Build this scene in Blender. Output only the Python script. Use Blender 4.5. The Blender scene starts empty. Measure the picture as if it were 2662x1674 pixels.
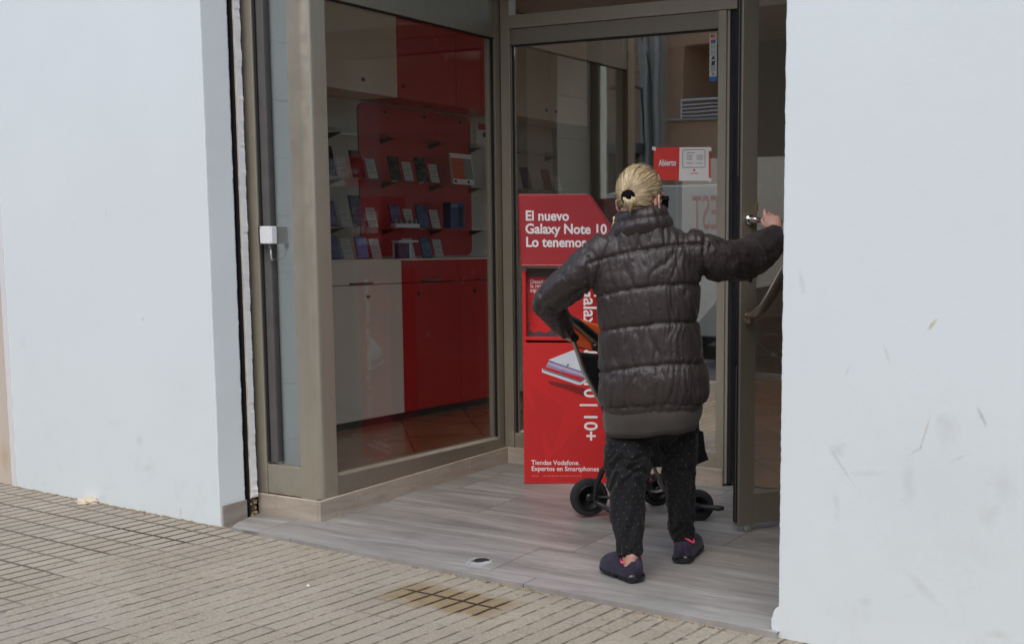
import bpy, bmesh, math, random
import numpy as np
from mathutils import Vector, Matrix, noise as mnoise

scene = bpy.context.scene
random.seed(7)
R = math.radians

# ------------------------------------------------------------------ camera, sky, sun, exposure
cam_data = bpy.data.cameras.new("camera")
cam = bpy.data.objects.new("camera", cam_data)
scene.collection.objects.link(cam)
scene.camera = cam
cam_data.sensor_width = 36.0
cam_data.lens = 3140.0 / 2662.0 * 36.0
cam_data.shift_x = -(1860.0 - 1331.0) / 2662.0
cam_data.shift_y = (975.0 - 837.0) / 2662.0
cam_data.clip_start = 0.05
cam_data.clip_end = 500.0
cam.matrix_world = (Matrix.Translation((0, 0, 1.24)) @ Matrix.Rotation(R(27.2), 4, 'Z')
                    @ Matrix.Rotation(R(90 - 6.45), 4, 'X') @ Matrix.Rotation(R(0.4), 4, 'Z'))

SUN_EL, SUN_AZ = 55.0, 162.0     # azimuth measured clockwise from +Y
world = bpy.data.worlds.new("World")
scene.world = world
world.use_nodes = True
wnt = world.node_tree
wnt.nodes.clear()
wo = wnt.nodes.new("ShaderNodeOutputWorld")
bg = wnt.nodes.new("ShaderNodeBackground")
sky = wnt.nodes.new("ShaderNodeTexSky")
sky.sky_type = 'NISHITA'
sky.sun_disc = False
sky.sun_elevation = R(SUN_EL)
sky.sun_rotation = R(SUN_AZ)
sky.air_density = 1.0
sky.dust_density = 2.0
sky.ozone_density = 1.0
bg.inputs[1].default_value = 0.15
wnt.links.new(sky.outputs[0], bg.inputs[0])
wnt.links.new(bg.outputs[0], wo.inputs[0])

sun_l = bpy.data.lights.new("sun", 'SUN')
sun_l.energy = 1.0
sun_l.angle = R(70)
sun_l.color = (1.0, 0.99, 0.97)
sun = bpy.data.objects.new("sun", sun_l)
scene.collection.objects.link(sun)
sd = Vector((math.sin(R(SUN_AZ)) * math.cos(R(SUN_EL)), math.cos(R(SUN_AZ)) * math.cos(R(SUN_EL)), math.sin(R(SUN_EL))))
sun.rotation_euler = sd.to_track_quat('Z', 'Y').to_euler()
sun.location = sd * 30

scene.view_settings.view_transform = 'Standard'
scene.view_settings.look = 'None'
scene.view_settings.exposure = 0.82
scene.view_settings.gamma = 1.0
scene.view_settings.use_curve_mapping = False
scene.cycles.max_bounces = 10
scene.cycles.transparent_max_bounces = 16
scene.cycles.diffuse_bounces = 5
scene.cycles.glossy_bounces = 5

# ------------------------------------------------------------------ material helpers
class NT:
    def __init__(s, name):
        s.m = bpy.data.materials.new(name); s.m.use_nodes = True
        s.t = s.m.node_tree; s.t.nodes.clear()
        s.out = s.n("ShaderNodeOutputMaterial"); s.b = s.n("ShaderNodeBsdfPrincipled")
        s.l(s.b.outputs[0], s.out.inputs[0])
    def n(s, t, **k):
        x = s.t.nodes.new(t)
        for a, v in k.items(): setattr(x, a, v)
        return x
    def l(s, a, b): s.t.links.new(a, b)
    def put(s, sock, v):
        if hasattr(v, 'is_linked') or hasattr(v, 'links'): s.l(v, sock)
        elif isinstance(v, tuple) and len(v) == 3 and sock.type == 'RGBA': sock.default_value = (*v, 1)
        else: sock.default_value = v
    def pos(s): return s.n("ShaderNodeNewGeometry").outputs['Position']
    def obj(s): return s.n("ShaderNodeTexCoord").outputs['Object']
    def attr(s, name): return s.n("ShaderNodeAttribute", attribute_name=name)
    def math(s, op, a, b=None, c=None):
        x = s.n("ShaderNodeMath", operation=op)
        s.put(x.inputs[0], a)
        if b is not None: s.put(x.inputs[1], b)
        if c is not None: s.put(x.inputs[2], c)
        return x.outputs[0]
    def sep(s, v):
        x = s.n("ShaderNodeSeparateXYZ"); s.l(v, x.inputs[0]); return x.outputs
    def comb(s, x, y, z):
        c = s.n("ShaderNodeCombineXYZ")
        for i, v in enumerate((x, y, z)): s.put(c.inputs[i], v)
        return c.outputs[0]
    def map(s, v, sc=(1, 1, 1), loc=(0, 0, 0), rot=(0, 0, 0)):
        x = s.n("ShaderNodeMapping"); s.l(v, x.inputs[0])
        x.inputs['Location'].default_value = loc; x.inputs['Rotation'].default_value = rot; x.inputs['Scale'].default_value = sc
        return x.outputs[0]
    def noise(s, v, scale, detail=4.0, rough=0.55, dist=0.0):
        x = s.n("ShaderNodeTexNoise"); s.l(v, x.inputs['Vector'])
        x.inputs['Scale'].default_value = scale; x.inputs['Detail'].default_value = detail
        x.inputs['Roughness'].default_value = rough; x.inputs['Distortion'].default_value = dist
        return x.outputs[0]
    def ramp(s, f, *stops):
        x = s.n("ShaderNodeValToRGB"); s.l(f, x.inputs[0]); e = x.color_ramp.elements
        while len(e) < len(stops): e.new(0.5)
        for el, (p, c) in zip(e, stops):
            el.position = p; el.color = (*c, 1) if isinstance(c, tuple) else (c, c, c, 1)
        return x.outputs[0]
    def range(s, v, a, b, c=0.0, d=1.0):
        x = s.n("ShaderNodeMapRange"); s.put(x.inputs[0], v)
        for i, q in enumerate((a, b, c, d)): x.inputs[i + 1].default_value = q
        return x.outputs[0]
    def mix(s, f, a, b, blend='MIX'):
        x = s.n("ShaderNodeMix", data_type='RGBA', blend_type=blend)
        s.put(x.inputs[0], f); s.put(x.inputs[6], a); s.put(x.inputs[7], b)
        return x.outputs[2]
    def bump(s, h, strength=0.3, dist=0.01, prev=None):
        x = s.n("ShaderNodeBump"); s.put(x.inputs['Height'], h)
        x.inputs['Strength'].default_value = strength; x.inputs['Distance'].default_value = dist
        if prev is not None: s.l(prev, x.inputs['Normal'])
        return x.outputs[0]
    def set(s, **k):
        names = {'base': 'Base Color', 'rough': 'Roughness', 'metal': 'Metallic', 'normal': 'Normal', 'spec': 'Specular IOR Level',
                 'sheen': 'Sheen Weight', 'coat': 'Coat Weight', 'sss': 'Subsurface Weight', 'trans': 'Transmission Weight', 'ior': 'IOR'}
        for a, v in k.items(): s.put(s.b.inputs[names[a]], v)
        return s

def simple(name, base, rough=0.6, metal=0.0, var=0.12, vscale=9.0, bump=0.15, bscale=120.0, spec=0.5, sheen=0.0):
    t = NT(name)
    p = t.obj()
    n = t.noise(p, vscale, 5)
    lo = tuple(c * (1 - var) for c in base); hi = tuple(min(1, c * (1 + var)) for c in base)
    t.set(base=t.ramp(n, (0.3, lo), (0.7, hi)), rough=t.range(t.noise(p, vscale * 3, 3), 0.3, 0.7, max(0.02, rough - 0.06), min(1, rough + 0.06)),
          metal=metal, spec=spec, sheen=sheen)
    if bump: t.set(normal=t.bump(t.noise(p, bscale, 3), bump, 0.002))
    return t.m

def spot(t, v, centre, size, rot=0.0, soft=0.5, axis='X', nz=30.0):
    """mask of one smudge at a world position; size = (length, height); axis = wall direction"""
    q = t.n("ShaderNodeVectorMath", operation='SUBTRACT'); t.l(v, q.inputs[0]); q.inputs[1].default_value = centre
    x, y, z = t.sep(q.outputs[0])
    c, s_ = math.cos(rot), math.sin(rot)
    a = t.math('ADD', t.math('MULTIPLY', x, c), t.math('MULTIPLY', z, s_))
    b = t.math('SUBTRACT', t.math('MULTIPLY', z, c), t.math('MULTIPLY', x, s_))
    a = t.math('DIVIDE', a, size[0]); b = t.math('DIVIDE', b, size[1])
    d = t.math('SQRT', t.math('ADD', t.math('MULTIPLY', a, a), t.math('MULTIPLY', b, b)))
    d = t.math('ADD', d, t.math('MULTIPLY', t.math('SUBTRACT', t.noise(v, nz, 5, 0.7), 0.5), 1.6))
    return t.range(d, 1.0, 1.0 - soft, 0.0, 1.0)

# ---- plaster
def plaster(name, base, spots=(), rough=0.85, grain=1.0):
    t = NT(name)
    p = t.pos()
    big = t.noise(p, 1.3, 4); mid = t.noise(p, 9, 5, 0.6); fine = t.noise(p, 160, 3)
    col = t.mix(t.range(big, 0.35, 0.7), tuple(c * 0.965 for c in base), base)
    col = t.mix(t.range(mid, 0.55, 0.8, 0, 0.05), col, (0.55, 0.53, 0.48))
    z = t.sep(p)[2]
    low = t.math('MULTIPLY', t.range(z, 0.55, -0.1, 0, 1), t.range(t.noise(p, 5, 6, 0.7), 0.52, 0.75, 0, 0.22))
    col = t.mix(low, col, (0.42, 0.39, 0.33))
    for c, size, rot, amt, colr, soft in spots:
        col = t.mix(t.math('MULTIPLY', spot(t, p, c, size, rot, soft), amt * 0.72), col, colr)
    t.set(base=col, rough=rough, spec=0.3)
    n1 = t.bump(t.noise(p, 14, 5, 0.6), 0.07 * grain, 0.012)
    n2 = t.bump(fine, 0.08 * grain, 0.003, n1)
    n3 = t.bump(t.range(t.noise(t.map(p, (0.6, 0.6, 2.2)), 26, 3), 0.62, 0.72), 0.025 * grain, 0.004, n2)
    t.set(normal=n3)
    return t.m

GREY = (0.42, 0.42, 0.42)
right_spots = [
    ((-1.0867, 3.5539, 0.9873), (0.026, 0.008), R(52), 0.75, (0.46, 0.36, 0.12), 0.5),
    ((-1.5292, 3.5779, 1.1010), (0.012, 0.045), R(14), 0.28, GREY, 0.5),
    ((-1.1019, 3.5548, 0.6519), (0.004, 0.07), R(-16), 0.6, (0.5, 0.42, 0.36), 0.6),
    ((-1.1315, 3.5564, 0.5928), (0.03, 0.005), R(38), 0.45, (0.45, 0.40, 0.36), 0.6),
    ((-1.0324, 3.5510, 0.6734), (0.045, 0.06), R(10), 0.30, (0.45, 0.42, 0.38), 0.9),
    ((-0.9259, 3.5452, 0.7174), (0.007, 0.042), R(28), 0.8, GREY, 0.7),
    ((-1.3932, 3.5705, 0.5728), (0.035, 0.03), R(20), 0.38, GREY, 0.9),
    ((-1.3760, 3.5696, 0.5158), (0.006, 0.085), R(38), 0.4, GREY, 0.6),
    ((-1.1514, 3.5574, 0.4904), (0.03, 0.09), R(0), 0.26, GREY, 0.9),
    ((-0.8949, 3.5435, 0.4185), (0.04, 0.05), R(0), 0.22, (0.4, 0.36, 0.3), 0.9),
    ((-1.0946, 3.5544, 0.1619), (0.10, 0.02), R(-38), 0.26, (0.42, 0.38, 0.3), 0.9),
    ((-1.2868, 3.5648, 0.0915), (0.03, 0.02), R(0), 0.3, GREY, 0.9),
    ((-1.3937, 3.5706, 0.3947), (0.015, 0.06), R(5), 0.26, GREY, 0.9),
    ((-1.2339, 3.5619, 0.8879), (0.006, 0.04), R(20), 0.4, (0.5, 0.44, 0.40), 0.7),
    ((-1.1039, 3.5549, 0.5016), (0.40, 0.34), 0.0, 0.10, (0.40, 0.39, 0.36), 0.95),
    ((-1.2961, 3.5653, 0.5055), (0.10, 0.012), R(8), 0.25, GREY, 0.9),
    ((-0.8513, 3.5412, 0.5174), (0.05, 0.08), R(20), 0.22, GREY, 0.95),
    ((-0.9898, 3.5487, 0.5851), (0.05, 0.006), R(30), 0.3, (0.45, 0.42, 0.40), 0.9),
    ((-1.3626, 3.5689, 0.8320), (0.004, 0.025), R(-25), 0.4, GREY, 0.8),
    ((-0.8473, 3.5410, 0.0572), (0.05, 0.02), R(0), 0.3, (0.42, 0.38, 0.3), 0.9),
]
left_spots = [
    ((-4.9922, 3.7654, 0.2735), (0.03, 0.03), R(30), 0.35, GREY, 0.8),
    ((-4.9347, 3.7623, 0.1503), (0.05, 0.02), R(20), 0.25, (0.5, 0.47, 0.4), 0.8),
    ((-5.1613, 3.7746, 1.3368), (0.008, 0.03), R(0), 0.25, GREY, 0.7),
    ((-4.9206, 3.7616, 0.8492), (0.008, 0.012), R(0), 0.5, GREY, 0.7),
    ((-5.4269, 3.7890, 1.2737), (0.03, 0.03), R(0), 0.10, GREY, 0.9),
    ((-5.9020, 3.8147, 0.6934), (0.05, 0.05), R(0), 0.12, (0.5, 0.48, 0.4), 0.9),
    ((-4.7071, 3.7500, -0.0343), (0.01, 0.03), R(0), 0.4, GREY, 0.7),
    ((-5.1700, 3.7751, 0.3413), (0.09, 0.03), R(10), 0.12, GREY, 0.9),
]
M = {}
M['plaster_r'] = plaster('white_plaster_marked', (0.735, 0.795, 0.795), right_spots)
M['plaster_l'] = plaster('white_plaster', (0.735, 0.795, 0.795), left_spots)
M['plaster_c'] = plaster('porch_plaster', (0.75, 0.75, 0.74))
M['cream_edge'] = simple('cream_mortar', (0.55, 0.47, 0.34), 0.9, bump=0.6, bscale=90)
M['beige_stone'] = plaster('beige_stone_render', (0.60, 0.52, 0.43), [((-6.1446, 3.8279, 0.0770), (0.05, 0.10), 0, 0.6, (0.45, 0.30, 0.13), 0.9)], 0.8, 0.5)

# ---- pavement: ribbed beige cement tiles, world-space grid turned with the facade
def pavement_mat():
    t = NT('ribbed_pavement')
    p = t.pos()
    q = t.map(t.n('ShaderNodeVectorMath', operation='SUBTRACT').outputs[0], rot=(0, 0, R(3.1)))
    sub = [n for n in t.t.nodes if n.type == 'VECT_MATH'][0]
    t.l(p, sub.inputs[0]); sub.inputs[1].default_value = (-4.43, 3.735, 0)
    wob = t.math('MULTIPLY', t.math('SUBTRACT', t.noise(p, 6, 2), 0.5), 0.012)
    x, y, z = t.sep(q)
    x = t.math('ADD', x, wob); y = t.math('ADD', y, wob)
    gx = t.math('DIVIDE', t.math('ADD', x, 20.007), 0.0745)
    gy = t.math('DIVIDE', t.math('ADD', y, 20.0 + 0.097 - 0.036), 0.1435)
    dx = t.math('MULTIPLY', t.math('SUBTRACT', 0.5, t.math('ABSOLUTE', t.math('SUBTRACT', t.math('FRACT', gx), 0.5))), 0.0745)
    dy = t.math('MULTIPLY', t.math('SUBTRACT', 0.5, t.math('ABSOLUTE', t.math('SUBTRACT', t.math('FRACT', gy), 0.5))), 0.1435)
    # per tile random (tile = 4 ribs x 2 rows)
    tx = t.math('FLOOR', t.math('DIVIDE', gx, 4)); ty = t.math('FLOOR', t.math('DIVIDE', gy, 2))
    wn = t.n('ShaderNodeTexWhiteNoise', noise_dimensions='2D'); t.l(t.comb(tx, ty, 0), wn.inputs[0])
    rib = t.n('ShaderNodeTexWhiteNoise', noise_dimensions='2D'); t.l(t.comb(t.math('FLOOR', gx), t.math('FLOOR', gy), 0), rib.inputs[0])
    # how deep / dirty the joints are varies over the pavement: strong to the left, faint to the right
    wear = t.math('ADD', t.noise(p, 0.9, 4, 0.6), t.math('MULTIPLY', wn.outputs[0], 0.16))
    left = t.range(x, -0.4, 0.6, 0.26, -0.09)
    far = t.range(y, -1.6, -0.15, 0.10, -0.04)
    fill = t.math('ADD', t.math('ADD', t.math('ADD', wear, left), far), t.math('MULTIPLY', t.math('SUBTRACT', rib.outputs[0], 0.5), 0.10))
    stain = t.math('MULTIPLY', t.range(t.math('ABSOLUTE', t.math('SUBTRACT', x, 1.62)), 0.30, 0.21), t.range(t.math('ABSOLUTE', t.math('SUBTRACT', t.math('ADD', y, t.math('MULTIPLY', t.math('SUBTRACT', t.noise(p, 14, 3), 0.5), 0.12)), -0.27)), 0.135, 0.085))
    grime2 = t.math('MULTIPLY', t.range(t.math('ABSOLUTE', t.math('SUBTRACT', x, -0.13)), 0.32, 0.24), t.range(t.math('ABSOLUTE', t.math('SUBTRACT', y, -0.23)), 0.19, 0.13))
    deep = t.math('MAXIMUM', t.range(fill, 0.44, 0.66), t.math('MAXIMUM', stain, grime2))
    w = t.range(deep, 0, 1, 0.0066, 0.0105)
    rag = t.math('MULTIPLY', t.math('SUBTRACT', t.noise(p, 70, 4, 0.75), 0.5), 0.0095)
    gxm = t.math('SUBTRACT', 1.0, t.math('DIVIDE', t.math('ADD', dx, rag), w)); gxm = t.range(gxm, 0.0, 0.75)
    gym = t.math('SUBTRACT', 1.0, t.math('DIVIDE', t.math('ADD', dy, rag), t.math('MULTIPLY', w, 0.9))); gym = t.range(gym, 0.0, 0.75)
    gapn = t.range(t.noise(t.map(p, (1, 1, 1)), 22, 3), 0.38, 0.56, 0.0, 1.0)
    gxs = t.math('MULTIPLY', gxm, t.math('MAXIMUM', deep, t.math('MULTIPLY', gapn, 0.95)))
    alt = t.range(t.math('FRACT', t.math('DIVIDE', t.math('FLOOR', t.math('ADD', gy, 0.5)), 2)), 0.0, 0.5, 1.0, 0.7)
    gys = t.math('MULTIPLY', t.math('MULTIPLY', gym, alt), t.math('MAXIMUM', t.math('MULTIPLY', deep, deep), t.math('MULTIPLY', gapn, 0.04)))
    groove = t.math('MAXIMUM', gxs, gys)
    n1 = t.noise(p, 3.0, 5, 0.6); n2 = t.noise(p, 45, 4, 0.7); n3 = t.noise(p, 130, 4, 0.75)
    col = t.ramp(n1, (0.25, (0.272, 0.236, 0.176)), (0.5, (0.348, 0.306, 0.235)), (0.75, (0.388, 0.348, 0.280)))
    col = t.mix(t.range(wn.outputs[0], 0, 1, 0.0, 0.55), col, (0.290, 0.250, 0.185))
    col = t.mix(t.range(rib.outputs[0], 0.5, 1, 0.0, 0.16), col, (0.235, 0.20, 0.155))
    col = t.mix(t.range(n2, 0.52, 0.72, 0, 0.45), col, (0.185, 0.160, 0.125))
    col = t.mix(t.range(n3, 0.50, 0.66, 0, 0.55), col, (0.44, 0.395, 0.32))
    col = t.mix(t.range(n3, 0.48, 0.34, 0, 0.55), col, (0.14, 0.12, 0.095))
    greyn = t.range(t.noise(p, 1.7, 3), 0.5, 0.7, 0, 0.5)
    col = t.mix(t.math('MULTIPLY', greyn, 0.6), col, (0.275, 0.258, 0.225))
    chew = t.range(t.noise(p, 11, 2, 0.4), 0.725, 0.765, 0, 0.8)
    col = t.mix(t.math('MULTIPLY', chew, t.range(x, 1.6, -0.3, 0.25, 1)), col, (0.10, 0.10, 0.125))
    col = t.mix(t.math('MULTIPLY', stain, 0.85), col, t.mix(t.range(n2, 0.35, 0.7), (0.27, 0.195, 0.088), (0.19, 0.145, 0.085)))
    edge = t.math('MULTIPLY', t.range(y, -0.11, 0.0), t.range(t.noise(p, 16, 4, 0.7), 0.48, 0.66, 0, 0.8))
    col = t.mix(edge, col, (0.19, 0.15, 0.10))
    jc = t.mix(t.range(t.noise(p, 7, 3), 0.35, 0.65), (0.085, 0.060, 0.042), (0.13, 0.115, 0.10))
    jc = t.mix(t.math('MAXIMUM', stain, grime2), jc, (0.028, 0.016, 0.012))
    pale = t.mix(0.85, col, (0.085, 0.070, 0.052))
    col = t.mix(t.math('MULTIPLY', groove, t.range(deep, 0, 1, 0.85, 1.0)), col, t.mix(deep, pale, jc))
    dark = t.range(t.noise(t.map(p, (1, 1, 1), (3.3, 1.2, 0)), 19, 2, 0.5), 0.70, 0.74, 0, 0.6)
    col = t.mix(dark, col, (0.14, 0.12, 0.10))
    t.set(base=col, rough=0.9, spec=0.25)
    hgt = t.math('SUBTRACT', t.math('MULTIPLY', t.math('ADD', n2, t.math('MULTIPLY', n3, 0.4)), 0.28), groove)
    t.set(normal=t.bump(hgt, 0.9, 0.006))
    return t.m
M['pavement'] = pavement_mat()

def plank_mat():
    t = NT('grey_wood_look_tile')
    p = t.pos()
    x, y, z = t.sep(p)
    ry = t.math('DIVIDE', t.math('SUBTRACT', y, 3.705), 0.345)
    row = t.math('FLOOR', ry)
    off = t.math('ADD', t.math('MULTIPLY', row, 0.15), t.math('MULTIPLY', t.math('SUBTRACT', t.math('MULTIPLY', row, row), row), 0.185))
    rx = t.math('DIVIDE', t.math('ADD', t.math('SUBTRACT', x, off), 2.89 + 128.0), 1.28)
    dy = t.math('MULTIPLY', t.math('SUBTRACT', 0.5, t.math('ABSOLUTE', t.math('SUBTRACT', t.math('FRACT', ry), 0.5))), 0.345)
    dx = t.math('MULTIPLY', t.math('SUBTRACT', 0.5, t.math('ABSOLUTE', t.math('SUBTRACT', t.math('FRACT', rx), 0.5))), 1.28)
    wn = t.n('ShaderNodeTexWhiteNoise', noise_dimensions='2D'); t.l(t.comb(row, t.math('FLOOR', rx), 0), wn.inputs[0])
    sh = t.math('MULTIPLY', wn.outputs[0], 7.0)
    v = t.comb(t.math('ADD', x, sh), t.math('ADD', y, sh), 0.0)
    s1 = t.noise(t.map(v, (0.6, 6.0, 1)), 1.5, 5, 0.6, 0.9)
    s2 = t.noise(t.map(v, (1.3, 17.0, 1)), 2.2, 6, 0.7, 1.2)
    s3 = t.noise(t.map(v, (3.0, 70.0, 1)), 3.0, 3, 0.6)
    col = t.ramp(s1, (0.30, (0.140, 0.131, 0.117)), (0.5, (0.240, 0.230, 0.208)), (0.68, (0.36, 0.348, 0.318)))
    col = t.mix(t.range(s2, 0.48, 0.68, 0, 0.60), col, (0.135, 0.126, 0.113))
    col = t.mix(t.range(s3, 0.45, 0.75, 0, 0.25), col, (0.42, 0.41, 0.39))
    col = t.mix(t.range(wn.outputs[0], 0, 1, 0.0, 0.22), col, (0.36, 0.345, 0.32))
    dirt = t.range(t.noise(p, 4.5, 5, 0.65), 0.5, 0.75, 0, 0.25)
    col = t.mix(dirt, col, (0.36, 0.345, 0.315))
    col = t.mix(t.range(t.noise(p, 75, 3, 0.6), 0.66, 0.74, 0, 0.55), col, (0.07, 0.065, 0.06))
    col = t.mix(t.range(t.noise(t.map(p, (1, 2.2, 1), (4, 1, 0)), 7, 6, 0.75, 0.5), 0.58, 0.74, 0, 0.35), col, (0.13, 0.12, 0.108))
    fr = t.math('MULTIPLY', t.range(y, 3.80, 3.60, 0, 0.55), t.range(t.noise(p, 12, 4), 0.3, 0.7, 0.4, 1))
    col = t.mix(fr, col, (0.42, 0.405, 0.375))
    rag = t.math('MULTIPLY', t.math('SUBTRACT', t.noise(p, 60, 2), 0.5), 0.0012)
    jx = t.range(t.math('ADD', dx, rag), 0.0030, 0.0016); jy = t.range(t.math('ADD', dy, rag), 0.0026, 0.0012, 0, 0.55)
    j = t.math('MAXIMUM', jx, jy)
    col = t.mix(t.math('MULTIPLY', j, 0.85), col, (0.075, 0.07, 0.065))
    t.set(base=col, rough=t.range(s2, 0.3, 0.7, 0.34, 0.50), spec=0.45)
    t.set(normal=t.bump(t.math('SUBTRACT', t.math('MULTIPLY', s3, 0.25), j), 0.35, 0.002))
    return t.m
M['plank'] = plank_mat()

def skirt_mat(name, a, b):
    t = NT(name)
    p = t.pos()
    s = t.noise(t.map(p, (2, 2, 14)), 2.2, 5, 0.6, 0.5)
    col = t.ramp(s, (0.3, a), (0.7, b))
    x, y, z = t.sep(p)
    col = t.mix(t.range(t.noise(p, 18, 4, 0.7), 0.55, 0.8, 0, 0.4), col, tuple(c * 0.6 for c in a))
    t.set(base=col, rough=0.6, normal=t.bump(t.noise(p, 120, 3), 0.2, 0.002))
    return t.m
M['skirt'] = skirt_mat('beige_skirting_tile', (0.34, 0.285, 0.225), (0.46, 0.40, 0.325))
M['skirt_grey'] = skirt_mat('grey_skirting_tile', (0.26, 0.225, 0.185), (0.34, 0.305, 0.26))

def alu(name, base, rough=0.42):
    t = NT(name)
    p = t.pos()
    st = t.noise(t.map(p, (60, 60, 0.7)), 2.0, 3)
    col = t.mix(t.range(st, 0.35, 0.65, 0, 0.22), base, tuple(c * 0.8 for c in base))
    col = t.mix(t.range(t.noise(p, 3, 5, 0.7), 0.55, 0.8, 0, 0.25), col, (0.20, 0.185, 0.155))
    z = t.sep(p)[2]
    col = t.mix(t.math('MULTIPLY', t.range(z, 0.35, 0.0, 0, 0.5), t.range(t.noise(p, 8, 5, 0.7), 0.4, 0.7)), col, (0.26, 0.235, 0.19))
    t.set(base=col, rough=t.range(t.noise(p, 20, 3), 0.3, 0.7, rough - 0.06, rough + 0.08), metal=0.62, spec=0.5)
    t.set(normal=t.bump(t.noise(p, 300, 2), 0.06, 0.001))
    return t.m
M['alu'] = alu('champagne_aluminium', (0.47, 0.43, 0.34), 0.36)
M['alu_dark'] = alu('dull_bronze_aluminium', (0.32, 0.29, 0.23), 0.44)
M['gasket'] = simple('black_rubber', (0.012, 0.012, 0.014), 0.6)
M['inner_profile'] = simple('grey_inner_profile', (0.10, 0.095, 0.09), 0.5)
M['black'] = simple('black_paint', (0.012, 0.011, 0.016), 0.7)

def glass(name, refl, tint, graze=0.40, gcol=(0.93, 0.97, 0.96)):
    t = NT(name)
    t.t.nodes.remove(t.b)
    tr = t.n('ShaderNodeBsdfTransparent'); tr.inputs[0].default_value = (*tint, 1)
    gl = t.n('ShaderNodeBsdfGlossy'); gl.inputs['Roughness'].default_value = 0.012
    gl.inputs[0].default_value = (*gcol, 1)
    lw = t.n('ShaderNodeLayerWeight'); lw.inputs[0].default_value = 0.32
    f = t.range(lw.outputs['Fresnel'], 0.0, 1.0, refl, refl + graze)
    p = t.pos()
    gl_n = t.bump(t.noise(p, 2.0, 2), 0.02, 0.02); t.l(gl_n, gl.inputs['Normal'])
    mx = t.n('ShaderNodeMixShader'); t.l(f, mx.inputs[0]); t.l(tr.outputs[0], mx.inputs[1]); t.l(gl.outputs[0], mx.inputs[2])
    t.l(mx.outputs[0], t.out.inputs[0])
    return t.m
M['glass'] = glass('shop_glass', 0.0, (0.93, 0.935, 0.915), 0.10)
M['glass_door'] = glass('door_glass', 0.27, (0.93, 0.94, 0.925), 0.4, (1.0, 0.96, 0.86))
M['glass_clear'] = glass('clear_glass', 0.01, (0.98, 0.995, 0.99))

def wood_floor():
    t = NT('terracotta_shop_floor')
    p = t.pos()
    x, y, z = t.sep(p)
    q = t.map(p, (1, 1, 1), rot=(0, 0, R(45)))
    br = t.n('ShaderNodeTexBrick', offset=0.5); t.l(q, br.inputs[0])
    br.inputs['Scale'].default_value = 1.0; br.inputs['Mortar Size'].default_value = 0.006
    br.inputs['Brick Width'].default_value = 0.45; br.inputs['Row Height'].default_value = 0.45
    br.inputs['Color1'].default_value = (0.30, 0.125, 0.055, 1); br.inputs['Color2'].default_value = (0.40, 0.18, 0.085, 1); br.inputs['Mortar'].default_value = (0.10, 0.05, 0.03, 1)
    col = t.mix(t.range(t.noise(p, 6, 5), 0.4, 0.7, 0, 0.5), br.outputs[0], (0.22, 0.09, 0.045))
    t.set(base=col, rough=0.25, spec=0.5)
    return t.m
M['shop_floor'] = wood_floor()
M['cream'] = simple('cream_laminate', (0.80, 0.70, 0.55), 0.35, var=0.03, vscale=2, bump=0.02)
M['red'] = simple('red_laminate', (0.52, 0.016, 0.017), 0.22, var=0.05, vscale=2, bump=0.02)
M['niche_red'] = simple('red_back_panel', (0.52, 0.03, 0.035), 0.45, var=0.06, vscale=2, bump=0.03)
M['niche_cream'] = simple('cream_back_panel', (0.56, 0.54, 0.48), 0.5, var=0.04, vscale=2, bump=0.03)
M['interior'] = simple('interior_paint', (0.62, 0.63, 0.60), 0.8, var=0.04, vscale=1.5)
M['interior_grey'] = simple('interior_grey_paint', (0.30, 0.31, 0.285), 0.6, var=0.05, vscale=1.5)
M['knob'] = simple('dark_metal_knob', (0.12, 0.11, 0.10), 0.35, 0.8)
M['white_plastic'] = simple('white_plastic', (0.74, 0.76, 0.77), 0.45, var=0.04, bump=0.03)
M['card'] = simple('white_card', (0.78, 0.77, 0.72), 0.7, var=0.04, bump=0.05)
M['ink'] = simple('grey_print', (0.28, 0.28, 0.29), 0.7, var=0.05, bump=0)
M['ink_red'] = simple('red_print', (0.55, 0.03, 0.03), 0.6, var=0.05, bump=0)
M['white_ink'] = simple('white_print', (0.86, 0.84, 0.83), 0.6, var=0.02, bump=0)
M['pink_ink'] = simple('pale_pink_print', (0.80, 0.42, 0.40), 0.6, var=0.02, bump=0)
M['chrome'] = simple('satin_chrome', (0.62, 0.60, 0.57), 0.22, 1.0, bump=0.03)
M['brass'] = simple('brass', (0.55, 0.42, 0.14), 0.35, 0.9)
M['steel_pull'] = simple('bronze_pull', (0.27, 0.225, 0.165), 0.32, 0.75, bump=0.04)
M['concrete'] = simple('grey_cement', (0.30, 0.305, 0.30), 0.85, var=0.3, vscale=30, bump=0.6, bscale=150)
M['dirt'] = simple('brown_rubble', (0.26, 0.20, 0.12), 0.95, var=0.5, vscale=40, bump=0.9, bscale=90)
M['asphalt'] = simple('asphalt', (0.07, 0.07, 0.072), 0.9, var=0.3, vscale=4, bump=0.5, bscale=160)
M['kerb'] = simple('granite_kerb', (0.36, 0.35, 0.33), 0.8, var=0.2, vscale=30, bump=0.3)

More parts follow.
